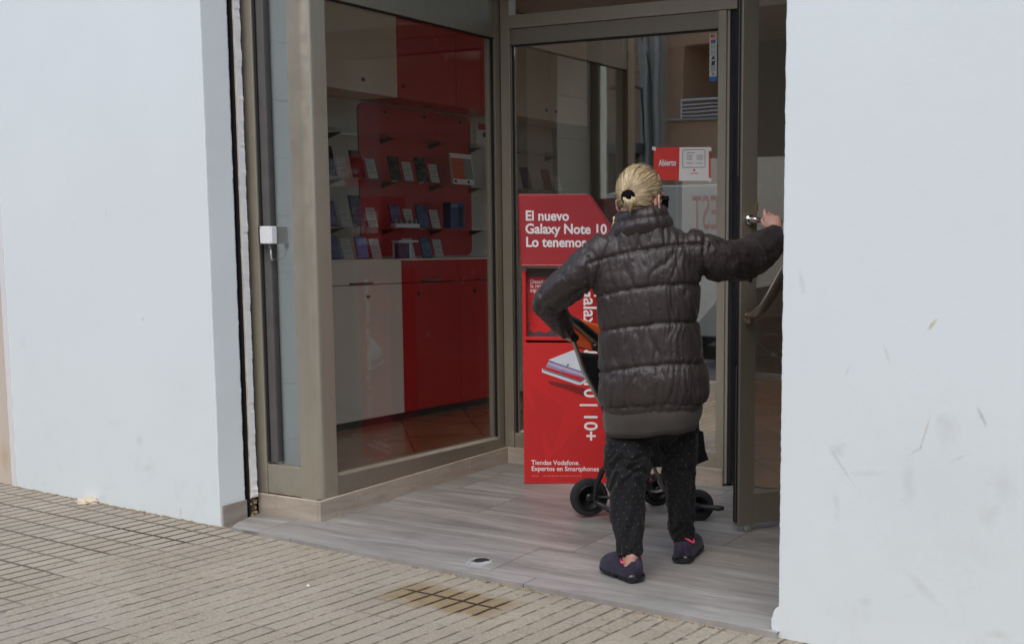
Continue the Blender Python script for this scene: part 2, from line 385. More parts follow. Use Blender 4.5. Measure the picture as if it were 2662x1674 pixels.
# ------------------------------------------------------------------ mesh helpers
V3 = lambda p: Vector(p)
class MB:
    def __init__(s): s.v = []; s.f = []; s.mi = []
    def add(s, verts, faces, mi=0):
        o = len(s.v); s.v += [tuple(v) for v in verts]; s.f += [tuple(i + o for i in f) for f in faces]; s.mi += [mi] * len(faces)
        return s
    def hexa(s, p, mi=0):  # p: 8 points bottom ring 0-3, top ring 4-7
        return s.add(p, [(3, 2, 1, 0), (4, 5, 6, 7), (0, 1, 5, 4), (1, 2, 6, 5), (2, 3, 7, 6), (3, 0, 4, 7)], mi)
    def box(s, x0, x1, y0, y1, z0, z1, mi=0):
        return s.hexa([(x0, y0, z0), (x1, y0, z0), (x1, y1, z0), (x0, y1, z0), (x0, y0, z1), (x1, y0, z1), (x1, y1, z1), (x0, y1, z1)], mi)
    def obox(s, o, a, b, c, mi=0):  # origin corner and three edge vectors
        o, a, b, c = map(Vector, (o, a, b, c))
        return s.hexa([o, o + a, o + a + b, o + b, o + c, o + a + c, o + a + b + c, o + b + c], mi)
    def prism(s, pts, ext, mi=0):
        pts = [Vector(p) for p in pts]; e = Vector(ext); n = len(pts)
        return s.add(pts + [p + e for p in pts], [tuple(range(n))[::-1], tuple(range(n, 2 * n))] + [(i, (i + 1) % n, n + (i + 1) % n, n + i) for i in range(n)], mi)
    def rings(s, rings, cap=True, mi=0, closed=False):
        n = len(rings[0]); k = len(rings); vs = [p for r in rings for p in r]; fs = []
        for j in range(k if closed else k - 1):
            j2 = (j + 1) % k
            for i in range(n):
                fs.append((j * n + i, j * n + (i + 1) % n, j2 * n + (i + 1) % n, j2 * n + i))
        if cap and not closed:
            fs.append(tuple(range(n))[::-1]); fs.append(tuple((k - 1) * n + i for i in range(n)))
        return s.add(vs, fs, mi)
    def tube(s, pts, rad, n=12, cap=True, mi=0, closed=False, flat=1.0, up=None):
        pts = [Vector(p) for p in pts]; m = len(pts)
        if not hasattr(rad, '__len__'): rad = [rad] * m
        rings = []; ref = Vector(up) if up else Vector((0, 0, 1))
        for i in range(m):
            if closed: t = pts[(i + 1) % m] - pts[i - 1]
            else: t = pts[min(i + 1, m - 1)] - pts[max(i - 1, 0)]
            t.normalize()
            r_ = ref
            if abs(t.dot(r_)) > 0.98: r_ = Vector((1, 0, 0)) if abs(t.x) < 0.9 else Vector((0, 1, 0))
            a = t.cross(r_).normalized(); b = a.cross(t).normalized()
            if rings and not closed and not up:   # parallel transport
                a = (pa - t * pa.dot(t)).normalized(); b = a.cross(t).normalized()
            pa = a
            rings.append([pts[i] + (a * math.cos(q) + b * math.sin(q) * flat) * rad[i] for q in [2 * math.pi * k / n for k in range(n)]])
        return s.rings(rings, cap, mi, closed)
    def ell(s, c, rx, ry, rz, ax=None, n=16, m=10, mi=0):
        c = Vector(c); A = ax or (Vector((1, 0, 0)), Vector((0, 1, 0)), Vector((0, 0, 1)))
        rings = []
        for j in range(1, m):
            th = math.pi * j / m
            rings.append([c + A[0] * (rx * math.sin(th) * math.cos(q)) + A[1] * (ry * math.sin(th) * math.sin(q)) - A[2] * (rz * math.cos(th)) for q in [2 * math.pi * k / n for k in range(n)]])
        return s.rings(rings, True, mi)
    def obj(s, name, mats, parent=None, origin=None, smooth=False, bevel=0.0, seg=2):
        og = Vector(origin) if origin is not None else (parent_world(parent) if parent else Vector((0, 0, 0)))
        me = bpy.data.meshes.new(name)
        me.from_pydata([tuple(Vector(v) - og) for v in s.v], [], s.f)
        for m in (mats if isinstance(mats, (list, tuple)) else [mats]): me.materials.append(m)
        me.polygons.foreach_set('material_index', s.mi)
        bm = bmesh.new(); bm.from_mesh(me); bmesh.ops.recalc_face_normals(bm, faces=bm.faces); bm.to_mesh(me); bm.free()
        if smooth: me.polygons.foreach_set('use_smooth', [True] * len(me.polygons))
        o = bpy.data.objects.new(name, me); scene.collection.objects.link(o)
        if parent: o.parent = parent; o.location = og - parent_world(parent)
        else: o.location = og
        if bevel:
            b = o.modifiers.new('bevel', 'BEVEL'); b.width = bevel; b.segments = seg; b.limit_method = 'ANGLE'; b.angle_limit = R(40)
            me.polygons.foreach_set('use_smooth', [True] * len(me.polygons)); b.harden_normals = True
        return o

def parent_world(o):
    p = Vector((0, 0, 0))
    while o: p += o.location; o = o.parent
    return p
def thing(name, loc, label, cat, group=None):
    o = bpy.data.objects.new(name, None); scene.collection.objects.link(o); o.location = loc; o.empty_display_size = 0.1
    return tag(o, label, cat, group)
def tag(o, label, cat, group=None):
    o['label'] = label; o['category'] = cat
    if group: o['group'] = group
    return o
def kind(o, k, label=None):
    o['kind'] = k
    if label: o['label'] = label
    return o

def lettering(name, body, size, o, xd, zd, mat, parent, bold=0.0, align='LEFT', xs=1.0, spacing=1.0, depth=0.0012):
    """flat lettering: xd = reading direction, zd = letter-up direction (world vectors)"""
    cu = bpy.data.curves.new(name, 'FONT'); cu.body = body; cu.size = size; cu.offset = bold; cu.align_x = align
    cu.extrude = depth / 2; cu.space_character = spacing; cu.resolution_u = 4
    tmp = bpy.data.objects.new(name + '_curve', cu); scene.collection.objects.link(tmp)
    dg = bpy.context.evaluated_depsgraph_get(); dg.update()
    me = bpy.data.meshes.new_from_object(tmp.evaluated_get(dg))
    bpy.data.objects.remove(tmp); bpy.data.curves.remove(cu)
    xd, zd = Vector(xd).normalized(), Vector(zd).normalized(); nd = xd.cross(zd)
    og = parent_world(parent); o = Vector(o)
    for v in me.vertices:
        c = v.co.copy(); v.co = o - og + xd * (c.x * xs) + zd * c.y + nd * c.z
    me.materials.clear(); me.materials.append(mat)
    ob = bpy.data.objects.new(name, me); scene.collection.objects.link(ob); ob.parent = parent
    return ob

def E1(a): return Vector((0.8894, 0.4571, 0)) * a     # camera-right direction on the ground
def E2(a): return Vector((-0.4571, 0.8894, 0)) * a    # away from the viewer on the ground
UP = Vector((0, 0, 1))

# ================================================================== SETTING
def pav_z(x): return -0.07 - 0.0045 * (x + 4.43)
FA = R(-3.1)
FE = Vector((math.cos(FA), math.sin(FA), 0)); FN = Vector((-math.sin(FA), math.cos(FA), 0))   # along the facade, into the building
F0 = Vector((-4.43, 3.735, 0))
def fac(e, n, z): return F0 + FE * e + FN * n + UP * z
def fpav(e, n): 
    p = fac(e, n, 0); return Vector((p.x, p.y, pav_z(p.x)))

# pavement, kerb, road, far pavement
m = MB()
m.add([fpav(-9, -2.75), fpav(9, -2.75), fpav(9, 0.5), fpav(-9, 0.5)], [(0, 1, 2, 3)])
kind(m.obj('pavement', M['pavement']), 'structure')
m = MB()
for k in range(18):
    a, b = -9 + k, -9 + k + 0.992
    p = [fac(a, -2.90, -0.30), fac(b, -2.90, -0.30), fac(b, -2.754, -0.30), fac(a, -2.754, -0.30)]
    zz = [pav_z(q.x) + 0.002 for q in p]
    m.hexa(p + [Vector((q.x, q.y, z)) for q, z in zip(p, zz)])
kind(m.obj('kerb', M['kerb'], bevel=0.012), 'structure')
m = MB(); m.add([(-60, -60, -0.22), (60, -60, -0.22), (60, 60, -0.22), (-60, 60, -0.22)], [(0, 1, 2, 3)])
kind(m.obj('road', M['asphalt']), 'structure')
m = MB(); m.box(-40, 30, -9.0, -6.4, -0.215, -0.09)
kind(m.obj('far_pavement', M['kerb']), 'structure')

# porch floor: gently falling slab of grey wood-look tile, its front edge a small riser
def fl_z(y): return -0.034 * (5.354 - y)
fa, fb = fac(-0.0, -0.016, 0), fac(2.83, -0.016, 0)
pts = []
edge = [fac(0.10 + i * (2.84 - 0.10) / 60, -0.018 + 0.004 * mnoise.noise(Vector((i * 0.9, 3, 1))), 0) for i in range(61)]
edge = [fac(0.0, 0.20, 0)] + [fac(0.05, 0.05, 0)] + edge
top = [Vector((p.x, p.y, fl_z(p.y))) for p in edge]
back = [Vector((-1.3, 5.75, fl_z(5.354))), Vector((-4.60, 5.75, fl_z(5.354)))]
flat = top + [Vector((-1.3, 5.354, 0)), Vector((-4.60, 5.354, 0))]
m = MB()
n_ = len(flat)
m.add(flat, [tuple(range(n_))])
o_ = len(top)
m.add(top + [p + UP * -0.09 for p in top], [(i, i + 1, o_ + i + 1, o_ + i) for i in range(o_ - 1)])
m.add([(-4.6, 5.354, 0), (-1.3, 5.354, 0), (-1.3, 5.75, 0), (-4.6, 5.75, 0)], [(0, 1, 2, 3)])
kind(m.obj('porch_floor', M['plank']), 'structure')

# ------------------------------------------------------------------ facade walls
def wob(z, k, a=0.0025): return a * (mnoise.noise(Vector((z * 16, k, 0))) + 0.8 * mnoise.noise(Vector((z * 55, k, 4))))
def wall_slab(name, e0, e1, n0, n1, z1, mat, edge0=False, edge1=False, seed=0, lump=False):
    """plaster pier with hand-finished, slightly wavy corners"""
    zs = [-0.3 + i * 0.012 for i in range(int((2.75 + 0.3) / 0.012))] + [2.76, z1]
    m = MB(); rings = []
    for z in zs:
        w0 = wob(z, seed + 1) if edge0 else 0; w1 = wob(z, seed + 7) if edge1 else 0
        if lump:
            zl = z + 0.105
            if 0 < zl < 0.125: w0 -= 0.026 * min(1, math.sin(min(1, max(0, zl / 0.125)) * math.pi) ** 0.35) + 0.004 * mnoise.noise(Vector((z * 60, 2, 2)))
        lo_ = 0.0010 * mnoise.noise(Vector((z * 3, seed, 9)))
        k0 = w0 if lump and w0 < -0.006 else w0 * 0.12
        rings.append([fac(e0 + w0 * 0.6 + 0.005, n0, z), fac(e1 + w1 * 0.6 - 0.005, n0, z), fac(e1 + w1 - 0.0012, n0 + 0.0012, z), fac(e1 + w1 * 0.12 + lo_, n0 + 0.007, z), fac(e1, n1 - 0.006, z), fac(e1 + w1 - 0.002, n1, z), fac(e0, n1, z), fac(e0 + k0, n0 + 0.007, z), fac(e0 + w0 + 0.0012, n0 + 0.0012, z)])
    m.rings(rings)
    return m.obj(name, mat)
lw = wall_slab('plaster_wall', -1.615, 0.0, 0.0, 0.138, 5.2, M['plaster_l'], edge1=True, seed=0)
tag(lw, 'white plastered wall to the left of the shop entrance, grey reveal beside a black slot', 'wall', 'white plaster walls beside the entrance')
rw = wall_slab('plaster_wall', 2.835, 7.5, 0.0, 0.30, 5.2, M['plaster_r'], edge0=True, seed=20, lump=True)
tag(rw, 'white plastered wall with scuffs and a yellow mark, right of the open glass door', 'wall', 'white plaster walls beside the entrance')
m = MB(); rings = []
for z in [-0.3 + i * 0.05 for i in range(112)]:
    rings.append([fac(-6, 0.012, z), fac(-1.645 + wob(z, 40, 0.002), 0.012, z), fac(-1.617, 0.02, z), fac(-1.617, 0.3, z), fac(-6, 0.3, z)])
m.rings(rings)
tag(m.obj('neighbour_wall', M['beige_stone']), 'beige wall of the next building at the left edge of the picture', 'wall')
# off-white caulked strip between the two buildings
m = MB(); rings = []
for z in [-0.09 + i * 0.03 for i in range(170)]:
    w = wob(z, 60, 0.003)
    rings.append([fac(-1.655 + w, 0.004, z), fac(-1.600 + w, -0.004, z), fac(-1.598, 0.03, z), fac(-1.655, 0.03, z)])
m.rings(rings)
tag(m.obj('joint_strip', M['plaster_c']), 'off-white mortar strip where the white wall meets the beige neighbour', 'trim')

# reveal skirting tile at the foot of the left wall
m = MB()
a = fac(0.006, 0.010, 0); b = fac(0.006, 0.138, 0)
m.hexa([Vector((a.x, a.y, -0.10)), a + FE * 0.006 + UP * -0.10, b + FE * 0.006 + UP * -0.10, b + UP * -0.10, a + UP * 0.026, a + FE * 0.006 + UP * 0.026, b + FE * 0.006 + UP * 0.032, b + UP * 0.032])
tag(m.obj('skirting_tile', M['skirt_grey'], bevel=0.001), 'small grey skirting tile on the reveal of the left white wall', 'tile')
# black shutter slot and the narrow second strip of plaster
m = MB()
m.obox(fac(-0.045, 0.139, -0.12), FE * 0.004, FN * 0.024, UP * 5)
m.obox(fac(-0.041, 0.158, -0.12), FE * 0.044, FN * 0.0045, UP * 5)
m.obox(fac(-0.041, 0.1395, -0.12), FE * 0.036, FN * 0.0045, UP * 5)
tag(m.obj('shutter_guide', M['black']), 'thin black vertical slot of the roller shutter guide beside the left wall', 'shutter guide')
m = MB(); rings = []
for z in [0.035 + i * 0.012 for i in range(226)] + [2.75, 5.0]:
    w = wob(z, 80, 0.003)
    c0 = 0.005 * max(0, 1 - (z - 0.03) / 0.16) * (1 + mnoise.noise(Vector((z * 50, 0, 0))))
    rings.append([fac(-0.2, 0.1635, z), fac(0.004 + wob(z, 83, .0015), 0.1635, z), fac(0.008 + w * 0.3 + c0, 0.168, z), fac(0.008 + w + c0 * 1.5, 0.1985 + w, z), fac(0.0, 0.204 + w, z), fac(-0.2, 0.204, z)])
m.rings(rings)
tag(m.obj('plaster_strip', M['plaster_c']), 'narrow strip of chipped white plaster between the black slot and the window frame', 'wall trim')
m = MB(); rings = []
for z in [0.03 + i * 0.02 for i in range(136)]:
    w = wob(z, 90, 0.003)
    rings.append([fac(0.0045 + w, 0.1615, z), fac(0.0075 + w, 0.1628, z), fac(0.0075 + w, 0.1655, z), fac(0.0045 + w, 0.1655, z)])
m.rings(rings)
tag(m.obj('mortar_edge', M['cream_edge']), 'thin cream mortar edge along the black shutter slot', 'trim')
# rubble at its foot
def lump(name, c, r, mat, seed, sub=3, amp=0.35, sq=(1, 1, 0.6)):
    bm = bmesh.new(); bmesh.ops.create_icosphere(bm, subdivisions=sub, radius=1)
    for v in bm.verts:
        d = 1 + amp * mnoise.noise(v.co * 1.7 + Vector((seed, 0, 0))) + amp * 0.6 * mnoise.noise(v.co * 5 + Vector((seed, 3, 0)))
        v.co = Vector((v.co.x * sq[0], v.co.y * sq[1], v.co.z * sq[2])) * d * r
    me = bpy.data.meshes.new(name); bm.to_mesh(me); bm.free(); me.materials.append(mat)
    o = bpy.data.objects.new(name, me); scene.collection.objects.link(o); o.location = c
    return o
m = MB()
bm_pts = []
for k in range(26):
    rr = random.Random(k)
    c = fac(-0.01 + rr.uniform(-0.012, 0.012), 0.166 + rr.uniform(0, 0.034), -0.055 + rr.uniform(0, 0.08))
    s_ = rr.uniform(0.006, 0.014)
    m.ell(c, s_, s_ * 0.8, s_ * 0.7, n=6, m=5)
m.obox(fac(-0.1, 0.164, -0.1), FE * 0.08, FN * 0.04, UP * 0.135)
tag(m.obj('rubble', M['dirt']), 'brown crumbling mortar in the hole under the chipped plaster strip', 'rubble')
tag(lump('mortar_lump', (-5.3849, 3.7582, -0.0580), 0.055, M['cream_edge'], 3, 3, 0.4, (1.3, 0.7, 0.3)), 'pale lump of spilt mortar at the foot of the left white wall', 'mortar')
for i, (u, ln) in enumerate([(0, 0)]): pass
m = MB()
for k in range(150):
    rr = random.Random(100 + k)
    e = -1.6 + 1.62 * (rr.random() ** 0.8)
    n = -0.004 - abs(rr.gauss(0, 0.012))
    p = fpav(e, n); s_ = rr.uniform(0.0025, 0.008)
    m.ell(p + UP * s_ * 0.2, s_ * 1.6, s_, s_ * 0.6, n=5, m=4)
kind(m.obj('dirt_crumbs', M['dirt']), 'stuff', 'brown dirt crumbs along the foot of the left white wall')
m = MB()
for k in range(90):
    rr = random.Random(300 + k)
    e = rr.choice([rr.gauss(1.70, 0.10), rr.gauss(2.45, 0.13), rr.uniform(1.2, 2.8)])
    if not 0.9 < e < 2.8: continue
    p = fpav(e, -0.022 - abs(rr.gauss(0, 0.008))); s_ = rr.uniform(0.002, 0.006)
    m.ell(p + UP * s_ * 0.3, s_ * 2.0, s_, s_ * 0.7, n=5, m=4)
kind(m.obj('dirt_line', M['dirt']), 'stuff', 'brown dirt in the gap between pavement and porch step')

# lintel and porch ceiling above the opening, upper storeys
m = MB(); m.obox(fac(-1.615, 0.0, 3.25), FE * 9.1, FN * 0.30, UP * 0.40)
m.obox(fac(-6, 0.3, 3.27), FE * 13, FN * 1.8, UP * 0.1)
tag(m.obj('porch_ceiling', M['plaster_c']), 'white plastered ceiling and lintel over the shop porch', 'ceiling')
m = MB(); m.obox(fac(-6, 0.0, 5.2), FE * 13.5, FN * 1.2, UP * 0.4); m.obox(fac(-6, 0.31, 3.2), FE * 13.5, FN * 0.1, UP * 2.0)
tag(m.obj('upper_storey', M['plaster_c']), 'white upper storey of the shop building above the picture', 'building')
# closed right-hand side of the porch: unseen, made dark for the door reflection
m = MB(); m.box(-1.56, -1.46, 3.88, 5.354, -0.2, 3.27)
tag(m.obj('porch_side_panel', M['alu_dark']), 'unseen dark bronze panel closing the right porch side, keeps door reflections dark', 'panel')

# scraps on the ground
m = MB()
c = (-3.4017, 3.2523, -0.0780)
c = Vector(c)
m.add([c + Vector((-0.008, 0, 0.002)), c + Vector((0.004, -0.008, 0.006)), c + Vector((0.012, 0.002, 0.003)), c + Vector((0.0, 0.009, 0.009)), c + Vector((0, 0, 0.0))], [(0, 1, 3), (1, 2, 3), (0, 4, 1), (1, 4, 2), (2, 4, 3), (3, 4, 0)])
tag(m.obj('paper_scrap', M['card'], origin=c), 'tiny crumpled white paper scrap on the beige pavement', 'litter')
# floor bolt socket set in cement
c = Vector((-3.0, 3.775, fl_z(3.775)))
th = thing('floor_socket', c, 'grey cement ring with a dark round hole in the porch floor', 'floor socket')
m = MB()
rings = []
for j, (r_, z) in enumerate([(0.058, -0.002), (0.056, 0.003), (0.050, 0.006), (0.034, 0.007), (0.030, 0.004), (0.030, -0.0005)]):
    rings.append([c + Vector(((r_ + 0.004 * mnoise.noise(Vector((math.cos(q) * 1.5, math.sin(q) * 1.5, 3)))) * math.cos(q), (r_ + 0.004 * mnoise.noise(Vector((math.cos(q) * 1.5, math.sin(q) * 1.5, 3)))) * 0.92 * math.sin(q), z)) for q in [2 * math.pi * k / 40 for k in range(40)]])
m.rings(rings, cap=False); m.obj('cement_ring', M['concrete'], th)
m = MB(); m.ell(c + Vector((0.006, 0.012, 0.0055)), 0.036, 0.030, 0.0026, n=24, m=6); m.obj('hole', M['knob'], th)

# ================================================================== SHOP FRONT
CX, CY, FY = -4.053, 5.354, 3.968      # side glass plane, door wall plane, front glass plane
# skirting tiles (their top level, their foot following the falling floor)
def skirt(mb, p0, p1, nrm, z_top, lens, t=0.016):
    p0, p1, nrm = Vector(p0), Vector(p1), Vector(nrm); d = (p1 - p0); L = d.length; d.normalize(); s_ = 0
    ks = [0] + lens + [L]
    for a, b in zip(ks[:-1], ks[1:]):
        a2, b2 = a + 0.0008, b - 0.0008
        q = [p0 + d * a2 + nrm * t, p0 + d * b2 + nrm * t, p0 + d * b2, p0 + d * a2]
        zt = [z_top(x.y) for x in q]
        mb.hexa([Vector((x.x, x.y, fl_z(x.y) - 0.01)) for x in q] + [Vector((x.x, x.y, z)) for x, z in zip(q, zt)])
ztop = lambda y: 0.086 - (5.354 - y) * 0.0285
m = MB()
skirt(m, (CX, FY - 0.016, 0), (CX, CY, 0), (1, 0, 0), ztop, [0.22, 0.66, 1.06])
skirt(m, (-4.43, FY, 0), (CX, FY, 0), (0, -1, 0), ztop, [])
tag(m.obj('skirting', M['skirt'], bevel=0.003), 'beige tile skirting under the angled shop window, turning its corner', 'skirting')
m = MB(); skirt(m, (CX + 0.018, CY, 0), (-2.702, CY, 0), (0, -1, 0), lambda y: 0.088, [0.45, 0.98])
tag(m.obj('skirting', M['skirt'], bevel=0.003), 'beige tile skirting under the fixed glass panel behind the red stand', 'skirting')

# angled shop window: post, rails, two panes
W = thing('shop_window', (CX, FY, 0), 'bronze aluminium shop window with phone shelves behind, left of the porch', 'shop window')
m = MB()   # rounded corner post
ring = []
xo, yo, r_ = CX, FY, 0.048
prof = [(-4.167, FY + 0.075), (-4.167, FY + 0.0)] + [(xo - r_ + r_ * math.sin(q), yo + r_ - r_ * math.cos(q)) for q in [math.pi / 2 * k / 10 for k in range(11)]] + [(xo, 4.081), (xo - 0.05, 4.081), (xo - 0.05, FY + 0.075)]
m.rings([[Vector((x, y, ztop(FY) + 0.0005)) for x, y in prof], [Vector((x, y, 3.25)) for x, y in prof]])
o = m.obj('corner_post', M['alu'], W)
for p in o.data.polygons: p.use_smooth = len(p.vertices) == 4 and abs(p.normal.z) < 0.1
o.modifiers.new('e', 'EDGE_SPLIT').split_angle = R(40)
m = MB()   # bottom rail of the side window (tapering to the falling floor), inner stile, top rail, transom rails
a, b = 4.081, 5.294
m.hexa([(CX - 0.05, a, ztop(a)), (CX - 0.004, a, ztop(a)), (CX - 0.004, b, ztop(b)), (CX - 0.05, b, ztop(b)), (CX - 0.05, a, 0.137), (CX - 0.004, a, 0.137), (CX - 0.004, b, 0.137), (CX - 0.05, b, 0.137)])
m.hexa([(CX - 0.05, a, 0.1372), (CX - 0.004, a, 0.1372), (CX - 0.004, b, 0.1372), (CX - 0.05, b, 0.1372), (CX - 0.05, a, 0.152), (CX - 0.018, a, 0.152), (CX - 0.018, b, 0.152), (CX - 0.05, b, 0.152)])
m.obj('bottom_rail', M['alu_dark'], W, bevel=0.002)
m = MB(); m.box(CX - 0.05, CX - 0.002, 5.296, 5.3535, ztop(5.32), 2.70); m.obj('inner_stile', M['alu_dark'], W, bevel=0.002)
m = MB(); m.box(CX - 0.05, CX - 0.004, a + 0.001, 5.295, 2.287, 2.475); m.obj('top_rail', M['alu_dark'], W, bevel=0.003)
m = MB(); m.box(CX - 0.042, CX - 0.022, 5.262, 5.292, 0.153, 2.286); m.obj('glazing_bead', M['alu'], W)
m = MB(); m.box(CX - 0.021, CX - 0.013, 5.283, 5.2955, 0.153, 2.286); m.obj('gasket', M['gasket'], W); m = MB(); m.box(CX - 0.021, CX - 0.013, 4.085, 5.283, 2.279, 2.2868); m.obj('gasket', M['gasket'], W)
m = MB(); m.box(CX - 0.032, CX - 0.027, 4.082, 5.2955, 0.1525, 2.2865); m.obj('pane', M['glass'], W)
m = MB(); m.box(CX - 0.032, CX - 0.027, 4.082, 5.2955, 2.4755, 3.25); m.obj('transom_pane', M['glass'], W)
m = MB()   # left jamb of the front window
m.box(-4.44, -4.378, FY - 0.004, FY + 0.06, 0.049, 3.25); m.obj('left_stile', M['alu'], W, bevel=0.002)
m = MB(); m.box(-4.378, -4.366, FY + 0.004, FY + 0.012, 0.195, 3.25); m.obj('gasket', M['gasket'], W)
m = MB(); m.box(-4.366, -4.322, FY + 0.012, FY + 0.05, 0.196, 3.25); m.obj('inner_profile', M['inner_profile'], W, bevel=0.002)
m = MB(); m.box(-4.3775, -4.168, FY + 0.001, FY + 0.05, 0.049, 0.185); m.obj('bottom_rail', M['alu'], W, bevel=0.003)
m = MB(); m.box(-4.3775, -4.168, FY + 0.022, FY + 0.027, 0.186, 3.25); m.obj('pane', M['glass_clear'], W)

# white block wall closing the window box on the left
m = MB()
for k in range(12):
    z0 = 0.02 + k * 0.262
    m.box(-4.60, -4.372 + 0.001 * (k % 3), 4.022, 4.40, z0 + 0.003, z0 + 0.259)
m.box(-4.60, -4.376, 4.023, 4.399, 0.0, 3.2)
tag(m.obj('block_wall', simple('white_block_paint', (0.80, 0.83, 0.84), 0.8, bump=0.4, var=0.03), bevel=0.002), 'white painted block wall seen through the narrow front pane', 'wall')

# alarm box on the frame
B = thing('sensor_box', (-4.33, FY - 0.02, 1.20), 'small white plastic box with a cable on the window frame', 'sensor')
m = MB(); m.box(-4.338, -4.262, FY - 0.034, FY - 0.004, 1.202, 1.280); m.obj('box_lid', M['white_plastic'], B, bevel=0.003)
m = MB(); m.box(-4.356, -4.338, FY - 0.026, FY - 0.006, 1.203, 1.279); m.obj('box_base', M['gasket'], B, bevel=0.002)
for (x, z) in ((-4.331, 1.209), (-4.269, 1.209), (-4.331, 1.273), (-4.269, 1.273)):
    m = MB(); m.ell((x, FY - 0.0345, z), 0.0022, 0.001, 0.0022, n=8, m=5); m.obj('screw', M['knob'], B)
m = MB(); m.tube([(-4.288, FY - 0.02, 1.202), (-4.288, FY - 0.02, 1.180)], 0.009, 10); m.obj('cable_gland', M['inner_profile'], B)
m = MB(); m.tube([(-4.288, FY - 0.02, 1.18), (-4.288, FY - 0.019, 1.165), (-4.292, FY - 0.014, 1.147), (-4.301, FY - 0.004, 1.133), (-4.312, FY + 0.010, 1.128), (-4.318, FY + 0.02, 1.130)], 0.0035, 8); m.obj('cable', M['white_plastic'], B, smooth=True)

# door wall: corner mullion, fixed glazed panel, rails, jamb
D = thing('door_frame', (-3.4, CY, 0), 'champagne aluminium frame with a large fixed glass panel and a transom above', 'door frame')
m = MB(); m.box(CX + 0.001, -3.992, CY - 0.012, CY + 0.05, 0.0885, 3.25); m.obj('mullion', M['alu'], D, bevel=0.003)
m = MB(); m.box(-2.745, -2.700, CY - 0.010, CY + 0.05, 0.012, 2.335); m.box(-2.700, -2.684, CY - 0.002, CY + 0.05, 0.012, 2.335); m.obj('stile', M['alu'], D, bevel=0.002)
m = MB(); m.box(-2.684, -2.668, CY + 0.004, CY + 0.05, 0.012, 2.335); m.obj('gasket', M['gasket'], D)
m = MB(); m.box(-3.9915, -2.7455, CY - 0.004, CY + 0.05, 0.0885, 0.168); m.obj('bottom_rail', M['alu'], D, bevel=0.002)
m = MB(); m.box(-3.9915, -2.7455, CY - 0.006, CY + 0.05, 2.252, 2.335); m.obj('top_rail', M['alu_dark'], D, bevel=0.002)
m = MB(); m.box(-3.9915, -1.62, CY - 0.016, CY + 0.05, 2.3355, 2.405); m.obj('transom_bar', M['alu'], D, bevel=0.003)
m = MB(); m.box(-3.985, -3.9765, CY - 0.001, CY + 0.01, 0.170, 2.25); m.obj('gasket', M['gasket'], D); m = MB(); m.box(-3.9765, -2.7455, CY - 0.001, CY + 0.01, 2.2435, 2.2515); m.obj('gasket', M['gasket'], D)
m = MB(); m.box(-3.9765, -2.746, CY + 0.010, CY + 0.016, 0.169, 2.2515); m.obj('pane', M['glass_door'], D)
m = MB(); m.box(-3.9915, -1.62, CY + 0.010, CY + 0.016, 2.4055, 3.25); m.obj('transom_pane', M['glass'], D)
m = MB(); m.box(-1.70, -1.62, CY - 0.01, CY + 0.05, 0.0, 2.335); m.obj('hinge_jamb', M['alu'], D, bevel=0.002)

# open door leaf
LD = Vector((0.546, 0.837, 0)).normalized(); LN = Vector((0.837, -0.546, 0)).normalized()
L0 = Vector((-2.243, 4.592, 0))
def leaf(s, n, z): return L0 + LD * s + LN * n + UP * z
G = thing('glass_door', L0 + LD * 0.85, 'open bronze framed glass door leaf with lever and curved pull handle', 'door')
def lbox(name, s0, s1, n0, n1, z0, z1, mat, bev=0.002, par=None):
    m = MB(); m.obox(leaf(s0, n0, z0), LD * (s1 - s0), LN * (n1 - n0), UP * (z1 - z0)); return m.obj(name, mat, par or G, bevel=bev)
lbox('lock_stile', 0.0, 0.078, -0.045, 0.0, 0.005, 2.32, M['alu_dark'], 0.003)
lbox('hinge_stile', 0.78, 0.85, -0.045, 0.0, 0.005, 2.32, M['alu_dark'], 0.003)
lbox('bottom_rail', 0.0785, 0.7795, -0.045, -0.001, 0.010, 0.143, M['alu_dark'], 0.003)
lbox('top_rail', 0.0785, 0.7795, -0.045, -0.001, 2.25, 2.32, M['alu_dark'], 0.003)
lbox('pane', 0.0787, 0.7793, -0.025, -0.019, 0.1432, 2.2498, M['glass_door'], 0)
m = MB()
m.obox(leaf(-0.005, -0.040, 0.02), LD * 0.005, LN * 0.006, UP * 2.28); m.obj('gasket', M['gasket'], G); m = MB(); m.obox(leaf(-0.005, -0.020, 0.02), LD * 0.005, LN * 0.006, UP * 2.28)
m.obj('gasket', M['gasket'], G)
lbox('edge_plate', -0.002, 0.0, -0.032, -0.022, 0.7, 1.5, M['chrome'], 0)
lbox('lock_cylinder', 0.070, 0.078, 0.0003, 0.008, 1.355, 1.395, M['brass'], 0.001)
# lever handle
m = MB()
m.tube([leaf(0.040, 0.0, 1.318), leaf(0.040, 0.012, 1.318)], [0.024, 0.022], 20); m.tube([leaf(0.040, 0.012, 1.318), leaf(0.040, 0.030, 1.318)], [0.014, 0.012], 16)
m.tube([leaf(0.030, 0.040, 1.319), leaf(0.045, 0.045, 1.318), leaf(0.10, 0.048, 1.317), leaf(0.165, 0.045, 1.315), leaf(0.172, 0.040, 1.315)], [0.011, 0.0125, 0.010, 0.0095, 0.007], 14)
m.ell(leaf(0.040, 0.036, 1.3185), 0.015, 0.015, 0.015)
m.obj('lever_handle', M['chrome'], G, smooth=True)
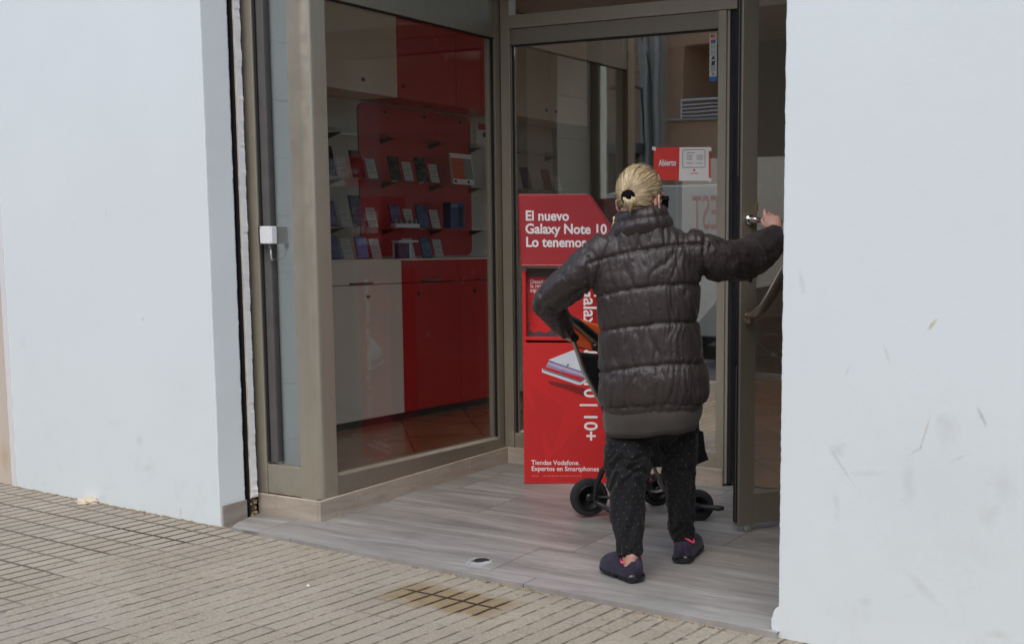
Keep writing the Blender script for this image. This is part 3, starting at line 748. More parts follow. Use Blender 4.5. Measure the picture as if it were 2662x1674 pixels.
# bow-shaped pull handle
m = MB()
pp = [leaf(0.034, 0.004, 0.905), leaf(0.036, 0.030, 0.912), leaf(0.045, 0.055, 0.925), leaf(0.070, 0.075, 0.955), leaf(0.105, 0.082, 1.01), leaf(0.15, 0.082, 1.08), leaf(0.21, 0.080, 1.17), leaf(0.28, 0.078, 1.26), leaf(0.36, 0.07, 1.35), leaf(0.42, 0.05, 1.40), leaf(0.44, 0.02, 1.42)]
m.tube(pp, [0.022, 0.022, 0.022, 0.023, 0.025, 0.026, 0.026, 0.026, 0.025, 0.022, 0.02], 14, flat=0.45, up=LN)
m.ell(leaf(0.034, 0.006, 0.903), 0.026, 0.02, 0.026)
m.obj('pull_handle', M['steel_pull'], G, smooth=True)
m = MB(); m.tube([leaf(0.06, -0.02, -0.022), leaf(0.06, -0.02, 0.010)], [0.02, 0.02], 12); m.obj('floor_bolt', M['chrome'], G)

# ------------------------------------------------------------------ notices on the fixed glass
GY = CY + 0.0080
S = thing('opening_sign', (-3.0, GY, 1.3), 'red and white opening hours sheet taped on the door glass', 'sign')
m = MB(); m.prism([(-3.1163, 5.3622, 1.6944), (-2.7965, 5.3622, 1.6877), (-2.7905, 5.3622, 1.5238), (-3.1161, 5.3622, 1.5309)], (0, 0.0015, 0)); m.obj('red_sheet', simple('red_paper', (0.72, 0.05, 0.04), 0.5, var=0.04, bump=0.02), S)
m = MB(); m.prism([(-2.9660, 5.3612, 1.6902), (-2.8018, 5.3612, 1.6867), (-2.8007, 5.3612, 1.5232), (-2.9690, 5.3612, 1.5258)], (0, 0.0009, 0)); m.obj('white_sheet', M['card'], S)
m = MB()
def frame2(mb, a, b, c, d, w=0.004):
    q = [Vector(a), Vector(b), Vector(c), Vector(d)]
    for i in range(4):
        p, n = q[i], q[(i + 1) % 4]; t = (n - p).normalized(); s_ = t.cross(Vector((0, 1, 0)))
        mb.prism([p, n, n + s_ * w, p + s_ * w], (0, 0.0005, 0))
frame2(m, (-2.9462, 5.3605, 1.6750), (-2.8239, 5.3605, 1.6738), (-2.8234, 5.3605, 1.5908), (-2.9458, 5.3605, 1.5922), 0.0035)
for (u0, u1, v) in [(1615, 1632, 361), (1615, 1628, 366.5), (1638, 1653, 366.5), (1615, 1628, 371), (1638, 1653, 371), (1615, 1628, 375.5), (1638, 1653, 375.5), (1614, 1629, 385), (1636, 1652, 385)]:
    pass
m.obj('printed_frame', M['ink'], S)
m = MB()
for p0, p1 in [((-2.9244, 5.3605, 1.6598), (-2.8787, 5.3605, 1.6586)), ((-2.9243, 5.3605, 1.6472), (-2.8930, 5.3605, 1.6465)), ((-2.8690, 5.3605, 1.6459), (-2.8332, 5.3605, 1.6450)), ((-2.9243, 5.3605, 1.6378), (-2.8930, 5.3605, 1.6371)), ((-2.8690, 5.3605, 1.6365), (-2.8332, 5.3605, 1.6357)), ((-2.9242, 5.3605, 1.6284), (-2.8929, 5.3605, 1.6277)), ((-2.8689, 5.3605, 1.6271), (-2.8331, 5.3605, 1.6263)), ((-2.9266, 5.3605, 1.6096), (-2.8904, 5.3605, 1.6089)), ((-2.8736, 5.3605, 1.6085), (-2.8354, 5.3605, 1.6077))]:
    p0, p1 = Vector(p0), Vector(p1)
    m.prism([p0, p1, p1 + UP * 0.0035, p0 + UP * 0.0035], (0, 0.0005, 0))
m.obj('printed_hours', M['ink'], S)
m = MB(); c = Vector((-2.8818, 5.3605, 1.5753)); m.ell(c, 0.0055, 0.0006, 0.0055, n=14, m=8); m.prism([c + Vector((-0.004, 0, 0.002)), c + Vector((0.004, 0, 0.002)), c + Vector((0.003, 0, 0.011))], (0, 0.0005, 0))
m.prism([c + Vector((-0.022, 0, -0.013)), c + Vector((0.022, 0, -0.013)), c + Vector((0.022, 0, -0.0165)), c + Vector((-0.022, 0, -0.0165))], (0, 0.0005, 0)); m.obj('printed_emblem', M['ink_red'], S)
lettering('lettering', 'Abierto', 0.043, Vector((-3.0855, 5.3605, 1.6014)), (1, 0, 0), (0, 0, 1), M['white_ink'], S, bold=0.0011, xs=0.74)
for k, (u) in enumerate([0]): pass
for p in ((-3.1129, 5.3605, 1.6879), (-2.7979, 5.3605, 1.6772), (-2.7968, 5.3605, 1.5279)):
    m = MB(); p = Vector(p); m.prism([p + Vector((-0.012, -0.001, -0.006)), p + Vector((0.010, -0.001, -0.012)), p + Vector((0.013, -0.001, 0.006)), p + Vector((-0.008, -0.001, 0.012))], (0, 0.0004, 0)); m.obj('tape', M['card'], S)

# strip of payment stickers
K = thing('sticker_strip', Vector((-2.7824, 5.3605, 2.1294)), 'vertical strip of small card payment stickers in the top corner of the glass', 'sticker')
def strip(v0, v1, mat, name='sticker'):
    a, b, c, d = [Vector(q) for q in ((0, 0, 0),) * 4]
    m = MB()
    top, bot = Vector((-2.8018, 5.3605, 2.2320)), Vector((-2.8002, 5.3605, 2.0041)); L = top.z - bot.z
    zt = top.z - L * v0; zb = top.z - L * v1; x0 = top.x; x1 = Vector((-2.7610, 5.3605, 2.2292)).x
    m.prism([(x0, GY + 0.0005, zt), (x1, GY + 0.0005, zt), (x1, GY + 0.0005, zb), (x0, GY + 0.0005, zb)], (0, 0.001, 0)); m.obj(name, mat, K)
    return x0, x1, zt, zb
pale = simple('sticker_paper', (0.52, 0.58, 0.55), 0.5, var=0.05, bump=0)
blue = simple('sticker_blue', (0.03, 0.16, 0.42), 0.5, var=0.05, bump=0)
navy = simple('sticker_navy', (0.03, 0.04, 0.10), 0.5, var=0.05, bump=0)
orange = simple('sticker_orange', (0.75, 0.22, 0.03), 0.5, var=0.05, bump=0)
cells = 8
for k in range(cells):
    x0, x1, zt, zb = strip(k / 8.8, (k + 0.94) / 8.8, pale)
    xc, zc = (x0 + x1) / 2, (zt + zb) / 2; s_ = (x1 - x0)
    y_ = GY + 0.0002
    def disc(x, z, r_, mat, n='mark'):
        m = MB(); m.prism([(x + r_ * math.cos(q), y_, z + r_ * math.sin(q)) for q in [2 * math.pi * i / 14 for i in range(14)]], (0, 0.0004, 0)); m.obj(n, mat, K)
    def bar(x0_, x1_, z0_, z1_, mat, n='mark', sl=0.0):
        m = MB(); m.prism([(x0_ + sl, y_, z1_), (x1_ + sl, y_, z1_), (x1_, y_, z0_), (x0_, y_, z0_)], (0, 0.0004, 0)); m.obj(n, mat, K)
    if k == 0: disc(xc - s_ * 0.13, zc, s_ * 0.22, M['ink_red']); y_ -= 0.0005; disc(xc + s_ * 0.13, zc, s_ * 0.22, orange)
    elif k == 1: disc(xc - s_ * 0.13, zc, s_ * 0.22, M['ink_red']); y_ -= 0.0005; disc(xc + s_ * 0.13, zc, s_ * 0.22, blue)
    elif k in (2, 3):
        for j in range(3): bar(xc - s_ * 0.3 + j * s_ * 0.2, xc - s_ * 0.2 + j * s_ * 0.2, zc - s_ * 0.15, zc + s_ * 0.15, M['ink'], sl=s_ * 0.06)
    elif k == 4: m = MB(); m.prism([(xc - s_ * 0.25, y_, zc - s_ * 0.2), (xc + s_ * 0.28, y_, zc - s_ * 0.2), (xc + s_ * 0.05, y_, zc + s_ * 0.3)], (0, 0.0004, 0)); m.obj('mark', navy, K)
    elif k == 5: bar(xc - s_ * 0.25, xc + s_ * 0.2, zc - s_ * 0.25, zc + s_ * 0.25, navy, sl=s_ * 0.1)
    elif k == 6:
        for j in range(4): bar(xc - s_ * 0.33 + j * s_ * 0.18, xc - s_ * 0.22 + j * s_ * 0.18, zc - s_ * 0.28, zc + s_ * 0.28, M['ink'])
    else: disc(xc, zc, s_ * 0.2, M['ink'])
strip(8.0 / 8.8, 1.0, blue, 'blue_sticker')

# ================================================================== SHOP INTERIOR
m = MB(); m.add([(-6.6, 4.0, 0.012), (1.5, 4.0, 0.012), (1.5, 5.36, 0.012), (1.5, 11.6, 0.012), (-6.6, 11.6, 0.012)], [(0, 1, 2, 3, 4)])
mf = MB(); mf.add([(-6.6, 4.03, 0.006), (CX - 0.05, 4.03, 0.006), (CX - 0.05, 5.40, 0.006), (1.5, 5.40, 0.006), (1.5, 11.6, 0.006), (-6.6, 11.6, 0.006)], [(0, 1, 2, 3, 4, 5)])
kind(mf.obj('shop_floor', M['shop_floor']), 'structure')
BY = 9.6
m = MB()
m.box(-6.75, -6.6, 3.9, 11.7, -0.2, 3.1)            # outer left
m.box(-6.6, -4.601, 4.25, 4.40, -0.2, 3.1)            # closes behind the pier
m.box(1.5, 1.65, 5.3, 5.7, -0.2, 3.1); m.box(1.5, 1.65, 9.4, 11.7, -0.2, 3.1); m.box(1.5, 1.65, 5.7, 9.4, 2.8, 3.1); m.box(1.5, 1.65, 5.7, 9.4, -0.2, 0.3)  # unseen right wall, wide opening added to let daylight onto the cabinets
m.box(-1.56, 1.5, 5.35, 5.45, -0.2, 3.1)
# back wall with a window to the street behind
m.box(-6.6, -5.35, BY, BY + 0.12, -0.2, 3.1); m.box(-2.4, 1.5, BY, BY + 0.12, -0.2, 3.1); m.box(-5.35, -2.4, BY, BY + 0.12, 1.95, 3.1); m.box(-5.35, -2.4, BY, BY + 0.12, -0.2, 0.0)
tag(m.obj('interior_wall', M['interior_grey']), 'grey painted walls of the dim shop interior', 'wall')
m = MB(); m.box(-6.75, -3.3, 5.45, 11.7, 2.92, 3.0); m.box(-0.6, 1.65, 5.45, 11.7, 2.92, 3.0); m.box(-3.3, -0.6, 5.45, 5.6, 2.92, 3.0); m.box(-3.3, -0.6, 9.4, 11.7, 2.92, 3.0); m.box(-6.75, CX - 0.06, 4.25, 5.45, 2.92, 3.0)
tag(m.obj('interior_ceiling', M['interior']), 'pale ceiling of the shop interior', 'ceiling')
RWn = thing('rear_window', (-3.9, BY, 0), 'rear shop window onto the street behind, seen through the open door', 'window')
m = MB(); m.box(-5.35, -2.4, BY + 0.04, BY + 0.046, 0.06, 1.95); m.obj('pane', glass('rear_glass', 0.04, (0.80, 0.81, 0.82)), RWn)
m = MB(); m.box(-5.35, -2.4, BY - 0.01, BY + 0.1, 0.001, 0.06); m.obj('sill', M['kerb'], RWn, bevel=0.004)

m = MB(); m.box(-3.3, -0.6, 5.6, 9.4, 2.955, 2.961)  # glazed ceiling opening added out of view to brighten the interior
tag(m.obj('added_skylight', glass('added_skylight_glass', 0.05, (0.95, 0.96, 0.96))), 'unseen roof glazing added over the shop to brighten the shelves', 'added_skylight')
# wall of cabinets
XF = -5.582
Cb = thing('wall_cabinet', (-5.75, 7.1, 0.02), 'cream and red wall cabinet with lower doors, shelf niche and upper doors', 'cabinet')
def cbox(name, y0, y1, z0, z1, mat, x1=XF, x0=-5.98, bev=0.002):
    m = MB(); m.box(x0, x1, y0, y1, z0, z1); return m.obj(name, mat, Cb, bevel=bev)
YA, YS, YB, YE = 5.05, 6.252, 7.45, 8.52
for y0, y1, mt in ((YA, YS, 'cream'), (YS + 0.003, YB, 'red'), (YB + 0.003, YE, 'cream')):
    mid = (y0 + y1) / 2
    for a, b in ((y0, y1),) if mt == 'cream' and y0 == YA else ((y0, mid - 0.0015), (mid + 0.0015, y1)):
        d = cbox('lower_door', a, b, 0.055, 0.925, M[mt])
        mm = MB(); yk = a + (b - a) * 0.28 if y0 != YA else 5.93
        mm.tube([(XF, yk, 0.85), (XF + 0.012, yk, 0.85)], [0.013, 0.011], 12); mm.obj('knob', M['knob'], d)
        d = cbox('drawer_front', a, b, 0.929, 1.078, M[mt])
        mm = MB(); yk = (a + b) / 2 if y0 != YA else 5.87
        mm.box(XF, XF + 0.014, yk - 0.10, yk + 0.10, 0.931, 0.942); mm.obj('finger_grip', M['knob'], d)
        d = cbox('upper_door', a, b, 2.146, 2.90, M[mt])
        mm = MB(); yk = a + (b - a) * (0.85 if y0 != YA else 0.735)
        if y0 != YA and mt == 'red': yk = a + 0.06 if a == y0 else b - 0.06
        if mt == 'cream' and y0 != YA: yk = b - 0.05 if a == y0 else a + 0.08
        mm.tube([(XF, yk, 2.225), (XF + 0.012, yk, 2.225)], [0.014, 0.011], 12); mm.obj('knob', M['knob'], d)
cbox('plinth', YA, YE, 0.006, 0.054, M['gasket'], x1=XF - 0.02)
cbox('counter_top', YA, YE, 1.0785, 1.090, M['cream'], x1=XF + 0.002)
cbox('end_panel', YE + 0.002, YE + 0.03, 0.006, 2.90, M['interior_grey'], x1=XF + 0.004)
cbox('niche_back', YA, YE, 1.0905, 2.1455, M['niche_cream'], x1=-5.93)
def rpanel(name, y0, y1, z0, z1, mat, r_=0.06):
    pts = []
    for (yc, zc, a0) in ((y1 - r_, z1 - r_, 0), (y0 + r_, z1 - r_, 90), (y0 + r_, z0 + r_, 180), (y1 - r_, z0 + r_, 270)):
        for k in range(7):
            q = R(a0 + 15 * k); pts.append((-5.929, yc + r_ * math.cos(q), zc + r_ * math.sin(q)))
    m = MB(); m.prism(pts, (0.012, 0, 0)); return m.obj(name, mat, Cb)
rpanel('red_back_panel', 6.24, 7.42, 1.10, 2.135, M['niche_red'])
rpanel('red_back_panel', 5.30, 5.86, 1.60, 2.12, M['niche_red'], 0.04)
cbox('niche_divider', 7.448, 7.452, 1.0905, 2.1455, M['glass_clear'], x1=XF - 0.05, x0=-5.92, bev=0)
for z in (1.297, 1.615, 1.915):
    m = MB(); m.box(-5.925, -5.66, YA, YE, z - 0.009, z); s = m.obj('glass_shelf', M['glass_clear'], Cb)
    for y in (5.45, 5.95, 6.45, 6.95, 7.4, 7.9, 8.4):
        m = MB(); m.prism([(-5.92, y - 0.01, z - 0.0095), (-5.80, y - 0.01, z - 0.0095), (-5.92, y - 0.01, z - 0.05)], (0, 0.02, 0)); m.obj('bracket', M['knob'], s)
for y in (6.5, 6.9, 7.3):
    m = MB(); m.ell((-5.915, y, 2.09), 0.012, 0.012, 0.012); m.obj('panel_fixing', M['knob'], Cb)
# grey pillar and wall frame right of the cabinets
m = MB(); m.box(-6.0, -5.45, 8.56, 8.86, 0.006, 2.91)
tag(m.obj('pillar', M['interior_grey'], bevel=0.004), 'grey square pillar inside the shop at the end of the cabinets', 'pillar')
# ceiling-height pale duct above
# display phones and price cards
M['price_card'] = simple('price_card_paper', (0.50, 0.48, 0.43), 0.7, var=0.15, vscale=40, bump=0)
def dphone(px, py, pz, h, w, body, screen, label, lean=0.28):
    b = Vector((px, py, pz)); up = Vector((-math.sin(lean), 0.0, math.cos(lean))); rt = Vector((0.25, 0.968, 0)).normalized(); nn = rt.cross(up).normalized()
    if nn.x < 0: nn = -nn
    up = Vector((-math.sin(lean), 0.06, math.cos(lean))).normalized()
    t = thing('display_phone', b, label, 'phone', 'phones on the display shelves')
    m = MB(); m.obox(b - rt * w / 2 - nn * 0.009, rt * w, nn * 0.009, up * h); m.obj('phone_body', body, t, bevel=0.003)
    m = MB(); m.obox(b - rt * (w / 2 - 0.003) + nn * 0.0003 + up * 0.006, rt * (w - 0.006), nn * 0.0012, up * (h - 0.012)); m.obj('phone_screen', screen, t)
    m = MB(); m.obox(b - rt * 0.012 - nn * 0.05 + UP * 0.0005, rt * 0.024, nn * 0.04, UP * 0.035); m.obj('phone_stand', M['white_plastic'], t)
def dcard(px, py, pz, h, w, label):
    b = Vector((px, py, pz)); up = Vector((-math.sin(0.3), 0.06, math.cos(0.3))).normalized(); rt = Vector((0.15, 0.98, 0)).normalized(); nn = rt.cross(up).normalized()
    if nn.x < 0: nn = -nn
    t = thing('price_card', b, label, 'price card', 'price cards on the display shelves')
    m = MB(); m.obox(b - rt * w / 2, rt * w, nn * -0.002, up * h); m.obj('card_sheet', M['price_card'], t)
    m = MB()
    for k, (q, l) in enumerate(((0.80, 0.5), (0.62, 0.7), (0.50, 0.6), (0.30, 0.7))):
        m.obox(b - rt * (w * 0.38) + up * (h * q) + nn * 0.0004, rt * (w * l), nn * 0.0006, up * (h * 0.05))
    m.obj('printed_text', M['ink'], t)
def scr(name, c, c2=(0.01, 0.01, 0.015)):
    t = NT(name); p = t.obj(); t.set(base=t.ramp(t.noise(p, 18, 3), (0.4, c), (0.62, c2)), rough=0.15); return t.m
sc_navy = scr('screen_navy', (0.03, 0.035, 0.11)); sc_blue = scr('screen_blue', (0.02, 0.10, 0.32), (0.05, 0.18, 0.4)); sc_black = scr('screen_black', (0.01, 0.01, 0.012), (0.05, 0.045, 0.05))
sc_purple = scr('screen_purple', (0.055, 0.03, 0.10), (0.12, 0.08, 0.16)); sc_teal = scr('screen_teal', (0.03, 0.07, 0.08)); sc_red = scr('screen_red', (0.30, 0.03, 0.04), (0.03, 0.02, 0.02)); sc_olive = scr('screen_olive', (0.06, 0.06, 0.05), (0.02, 0.02, 0.02))
bk = M['gasket']
SX = -5.70
items = [  # y, z, height, width, screen, label, card label or None
    (5.75, 1.616, 0.20, 0.10, sc_navy, 'dark blue phone at the left end of the top display shelf', 'price card right of the dark blue phone on the top shelf'),
    (6.01, 1.616, 0.185, 0.09, sc_red, 'red screened phone with black top on the top display shelf', 'price card right of the red phone on the top shelf'),
    (6.36, 1.616, 0.17, 0.085, sc_olive, 'dull olive phone on the top shelf before the red panel', 'price card right of the olive phone on the top shelf'),
    (6.63, 1.616, 0.18, 0.09, sc_teal, 'dark teal phone on the top shelf before the red panel', 'price card right of the teal phone on the top shelf'),
    (5.76, 1.298, 0.17, 0.085, sc_purple, 'purple phone at the left end of the middle display shelf', 'price card right of the purple phone on the middle shelf'),
    (6.00, 1.298, 0.215, 0.09, sc_black, 'tall black phone on the middle display shelf', 'price card right of the tall black phone'),
    (6.36, 1.298, 0.165, 0.085, sc_purple, 'purple phone next to glassy stand on the middle shelf before the red panel', 'price card on the middle shelf beside the small clear rack'),
    (6.63, 1.298, 0.17, 0.09, sc_navy, 'dark blue phone on the middle shelf, nearest the blue box', 'price card on the middle shelf nearest the blue box'),
    (5.77, 1.091, 0.155, 0.085, sc_navy, 'dark blue phone at the left end of the counter row', 'price card right of the dark blue phone on the counter'),
    (6.03, 1.091, 0.155, 0.085, sc_blue, 'bright blue phone on the cream counter', 'price card right of the bright blue phone'),
    (6.66, 1.091, 0.15, 0.085, sc_teal, 'teal phone on the counter at the right of the row', 'price card right of the teal phone on the counter'),
]
for (y, z, h, w, sm, lb, cl) in items:
    dphone(SX, y, z, h, w, bk, sm, lb); dcard(SX + 0.01, y + 0.115, z, 0.135, 0.075, cl)
dcard(SX + 0.01, 6.47, 1.091, 0.14, 0.085, 'price card on the counter before the red panel, behind the white leaflet tray')
for (y, sm, lb) in ((7.60, sc_black, 'black phone nearest the corner mullion on the shelf behind the fixed glass'), (7.85, sc_purple, 'purple phone in the middle of the shelf behind the fixed glass'), (8.13, sc_red, 'dark red phone at the right end of the shelf behind the fixed glass')):
    dphone(SX, y, 1.616, 0.175, 0.085, bk, sm, lb)
for (y, lb) in ((7.74, 'price card left of the purple phone behind the fixed glass'), (7.98, 'price card right of the purple phone behind the fixed glass'), (8.27, 'price card right of the dark red phone behind the fixed glass')):
    dcard(SX, y, 1.616, 0.125, 0.08, lb)
# leaflet frame, blue box, clear rack, leaflet tray, red tag poster
L = thing('leaflet_display', (SX, 7.05, 1.616), 'white leaflet holder with an orange panel on the top display shelf', 'leaflet holder')
m = MB(); m.obox((SX - 0.01, 6.96, 1.617), (0.0, 0.24, 0), (-0.02, 0, 0), (-0.03, 0, 0.22)); m.obj('frame_sheet', M['card'], L)
m = MB(); m.obox((SX - 0.008 - 0.005, 6.965, 1.655), (0, 0.13, 0), (0.003, 0, 0), (-0.022, 0, 0.15)); m.obj('orange_panel', simple('orange_print', (0.62, 0.09, 0.02), 0.5), L)
m = MB(); m.obox((SX - 0.008 - 0.005, 7.10, 1.655), (0, 0.09, 0), (0.003, 0, 0), (-0.022, 0, 0.15)); m.obj('grey_panel', M['ink'], L)
for y in (6.985, 7.13):
    m = MB(); m.ell((SX - 0.008, y, 1.636), 0.004, 0.011, 0.011); m.obj('black_button', M['gasket'], L)
Bx = thing('blue_box', (SX, 6.98, 1.298), 'blue accessory box with a dark figure on the middle display shelf', 'box')
m = MB(); m.box(SX - 0.07, SX + 0.0, 6.91, 7.07, 1.2985, 1.485); m.obj('box_body', simple('blue_carton', (0.025, 0.085, 0.20), 0.4), Bx, bevel=0.003)
m = MB(); m.box(SX + 0.0003, SX + 0.002, 7.0, 7.045, 1.315, 1.45); m.obj('dark_print', M['gasket'], Bx)
m = MB(); m.box(SX + 0.0003, SX + 0.002, 6.92, 6.99, 1.45, 1.47); m.obj('pale_print', M['ink'], Bx)
Rk = thing('clear_rack', (SX + 0.02, 6.40, 1.298), 'small clear rack of accessories standing in front of the middle shelf phones', 'rack')
m = MB(); m.box(SX + 0.01, SX + 0.05, 6.28, 6.52, 1.2985, 1.325); m.obj('rack_base', M['white_plastic'], Rk)
m = MB()
for k in range(5): m.ell((SX + 0.03, 6.30 + k * 0.05, 1.34), 0.014, 0.015, 0.018, n=8, m=6)
m.obj('rack_item', M['ink'], Rk)
Tr = thing('leaflet_tray', (SX + 0.03, 6.38, 1.091), 'white leaflet tray with purple leaflets on the counter before the red panel', 'tray')
m = MB(); m.box(SX + 0.02, SX + 0.08, 6.27, 6.47, 1.20, 1.212); m.box(SX + 0.02, SX + 0.024, 6.28, 6.46, 1.0915, 1.20); m.obj('tray_top', M['white_plastic'], Tr)
m = MB(); m.box(SX + 0.03, SX + 0.06, 6.29, 6.40, 1.0915, 1.19); m.obj('purple_leaflet', sc_purple, Tr)
Po = thing('red_tag_poster', (-5.90, 7.62, 1.95), 'small white poster with a red header behind the fixed glass', 'poster')
m = MB(); m.box(-5.928, -5.924, 7.50, 7.76, 1.92, 2.10); m.obj('poster_sheet', M['card'], Po)
m = MB(); m.box(-5.9235, -5.922, 7.52, 7.72, 2.055, 2.10); m.obj('red_header', M['ink_red'], Po)
m = MB(); m.ell((-5.922, 7.60, 2.02), 0.003, 0.025, 0.02); m.ell((-5.922, 7.63, 1.97), 0.003, 0.025, 0.025); m.obj('dark_picture', M['gasket'], Po)

# ================================================================== STREET OPPOSITE (seen mirrored in the door glass)
def brick():
    t = NT('brown_brick')
    p = t.pos(); x, y, z = t.sep(p)
    b = t.n('ShaderNodeTexBrick', offset=0.5); t.l(t.comb(t.math('ADD', x, y), z, 0), b.inputs[0])
    b.inputs['Scale'].default_value = 1.0; b.inputs['Brick Width'].default_value = 0.25; b.inputs['Row Height'].default_value = 0.062; b.inputs['Mortar Size'].default_value = 0.007
    b.inputs['Color1'].default_value = (0.34, 0.165, 0.085, 1); b.inputs['Color2'].default_value = (0.44, 0.235, 0.13, 1); b.inputs['Mortar'].default_value = (0.42, 0.36, 0.29, 1)
    t.set(base=b.outputs[0], rough=0.9, normal=t.bump(b.outputs[1], 0.4, 0.01)); return t.m
M['brick'] = brick()
M['terracotta'] = simple('terracotta_render', (0.50, 0.28, 0.165), 0.85, var=0.06, vscale=0.6)
M['grey_render'] = simple('grey_render', (0.37, 0.335, 0.28), 0.85, var=0.08)
M['window_dark'] = simple('dark_window', (0.03, 0.032, 0.035), 0.12)
Bd = thing('brick_building', (-9, -9, 0), 'brown brick building across the street mirrored in the door glass', 'building')
Y0 = -9.0
m = MB(); m.box(-40, -12.45, Y0 - 6, Y0, -0.1, 8.5); m.box(-12.45, -11.62, Y0 - 6, Y0, 2.95, 8.5); m.obj('brick_wall', M['brick'], Bd)
m = MB(); m.box(-11.62, -11.16, Y0 - 6, Y0 + 0.28, -0.1, 8.5); m.obj('pilaster', M['grey_render'], Bd, bevel=0.01)
m = MB(); m.box(-11.16, -10.83, Y0 - 6, Y0, 3.42, 8.5); m.box(-11.16, 25, Y0 - 6, Y0, -0.1, 3.38); m.box(-10.83, 25, Y0 - 6, Y0, 4.72, 8.5); m.box(-5.2, 25, Y0 - 6, Y0, 3.42, 4.72)
m.obj('rendered_wall', M['terracotta'], Bd)
m = MB(); m.box(-10.83, -5.2, Y0 - 1.6, Y0 - 1.5, 3.38, 4.75); m.obj('loggia_back', M['grey_render'], Bd)
m = MB(); m.box(-11.16, 25, Y0, Y0 + 0.08, 3.38, 3.42); m.obj('string_course', M['kerb'], Bd)
m = MB(); m.box(-12.45, -11.62, Y0 - 0.3, Y0 - 0.2, -0.1, 2.95); m.obj('shop_opening', M['window_dark'], Bd)
m = MB(); m.box(-13.2, -11.5, Y0, Y0 + 0.6, 2.78, 2.95); m.obj('canopy', M['inner_profile'], Bd)
rl = MB()
for k in range(4): rl.tube([(-10.83, Y0 + 0.05, 3.46 + k * 0.065), (-5.2, Y0 + 0.05, 3.46 + k * 0.065)], 0.012, 8)
for k in range(6): rl.tube([(-10.83 + k * 1.1, Y0 + 0.05, 3.42), (-10.83 + k * 1.1, Y0 + 0.05, 3.76)], 0.014, 8)
rl.tube([(-10.83, Y0 + 0.05, 3.74), (-5.2, Y0 + 0.05, 3.74)], 0.02, 8)
rl.obj('railing', M['white_plastic'], Bd)
for x in (-11.20, -11.42): 
    m = MB(); m.tube([(x, Y0 + 0.34, -0.1), (x, Y0 + 0.34, 8.4)], 0.045, 12); m.obj('drain_pipe', M['kerb'], Bd, smooth=True)
m = MB(); m.tube([(-12.4, Y0 + 0.03, 4.0), (-11.9, Y0 + 0.2, 4.05), (-11.55, Y0 + 0.31, 3.95), (-11.5, Y0 + 0.31, 3.0), (-11.5, Y0 + 0.31, 1.5)], 0.02, 6); m.obj('cable', M['gasket'], Bd); m = MB(); m.tube([(-11.7, Y0 + 0.3, 5.4), (-11.4, Y0 + 0.36, 4.6), (-11.3, Y0 + 0.36, 4.0), (-11.3, Y0 + 0.36, 2.2)], 0.016, 6); m.obj('cable', M['gasket'], Bd)
for x in (-16, -20, -24, 0, 5, 10):
    for z in (0.9, 4.2): 
        m = MB(); m.box(x, x + 1.3, Y0 - 0.02, Y0 + 0.03, z, z + 1.4); m.obj('window', M['window_dark'], Bd)

# vehicles
def vehicle(name, profile, width, o, fwd, paint, label, cat, wheel_x, wheel_r, wins, wheel_mat=None):
    """side profile (x forward, z up) extruded across; wheels with rims; side glass"""
    f = Vector(fwd).normalized(); s_ = Vector((-f.y, f.x, 0)); o = Vector(o)
    T = thing(name, o, label, cat)
    W = lambda x, y, z: o + f * x + s_ * y + UP * z
    m = MB(); rings = []
    for y, k, dz in ((-width / 2, 0.93, 0.02), (-width / 2 + 0.10, 0.985, 0.0), (-width * 0.3, 1.0, 0.0), (0, 1.0, 0.012), (width * 0.3, 1.0, 0.0), (width / 2 - 0.10, 0.985, 0.0), (width / 2, 0.93, 0.02)):
        zm = max(p[1] for p in profile)
        rings.append([W(px * (1 if pz < 0.9 else 0.985), y * (1.0 if pz < 1.0 else 1 - 0.16 * (pz - 1.0) / max(0.01, zm - 1.0)), 0.25 + (pz - 0.25) * (0.97 + 0.03 * k)) for px, pz in profile])
    m.rings(rings); m.obj('body', paint, T, bevel=0.03, seg=3)
    for side in (-1, 1):
        for wp in wins:
            mm = MB(); mm.prism([W(px, side * (width / 2 * (1 - 0.16 * (pz - 1.0) / max(0.01, zm - 1.0)) + 0.004 - (0.0 if pz > 1 else 0)), pz) for px, pz in wp], s_ * 0.006 * side); mm.obj('side_window', M['window_dark'], T)
        for wx in wheel_x:
            c = W(wx, side * (width / 2 - 0.09), wheel_r)
            mm = MB(); rr = []
            for yy, r_ in ((-0.10, 0.6), (-0.10, 0.92), (-0.07, 1.0), (0.07, 1.0), (0.10, 0.92), (0.10, 0.66)):
                rr.append([c + s_ * (yy * side) + (f * math.cos(q) + UP * math.sin(q)) * wheel_r * r_ for q in [2 * math.pi * k / 32 for k in range(32)]])
            mm.rings(rr); wh = mm.obj('wheel', M['gasket'], T, smooth=True)
            mm = MB()
            for k in range(10):
                q = 2 * math.pi * k / 10; d = f * math.cos(q) + UP * math.sin(q); tt = f * -math.sin(q) + UP * math.cos(q)
                mm.obox(c + s_ * (0.095 * side) + d * 0.03 - tt * 0.012, d * wheel_r * 0.60, tt * 0.024, s_ * (0.012 * side))
            ring_pts = [c + s_ * (0.10 * side) + (f * math.cos(q) + UP * math.sin(q)) * wheel_r * 0.64 for q in [2 * math.pi * k / 28 for k in range(28)]]
            mm.tube(ring_pts, 0.014, 6, closed=True); mm.ell(c + s_ * (0.1 * side), 0.045, 0.045, 0.045, n=10, m=6)
            mm.obj('rim', M['chrome'], wh)
            arch = MB(); arch.prism([c + s_ * (0.092 * side) + (f * math.cos(q) + UP * math.sin(q)) * wheel_r * 1.16 for q in [math.pi * k / 20 for k in range(21)]], s_ * (0.004 * side)); arch.obj('wheel_arch', M['gasket'], T)
    return T, W
van_paint = simple('white_car_paint', (0.55, 0.54, 0.50), 0.25, var=0.02, bump=0)
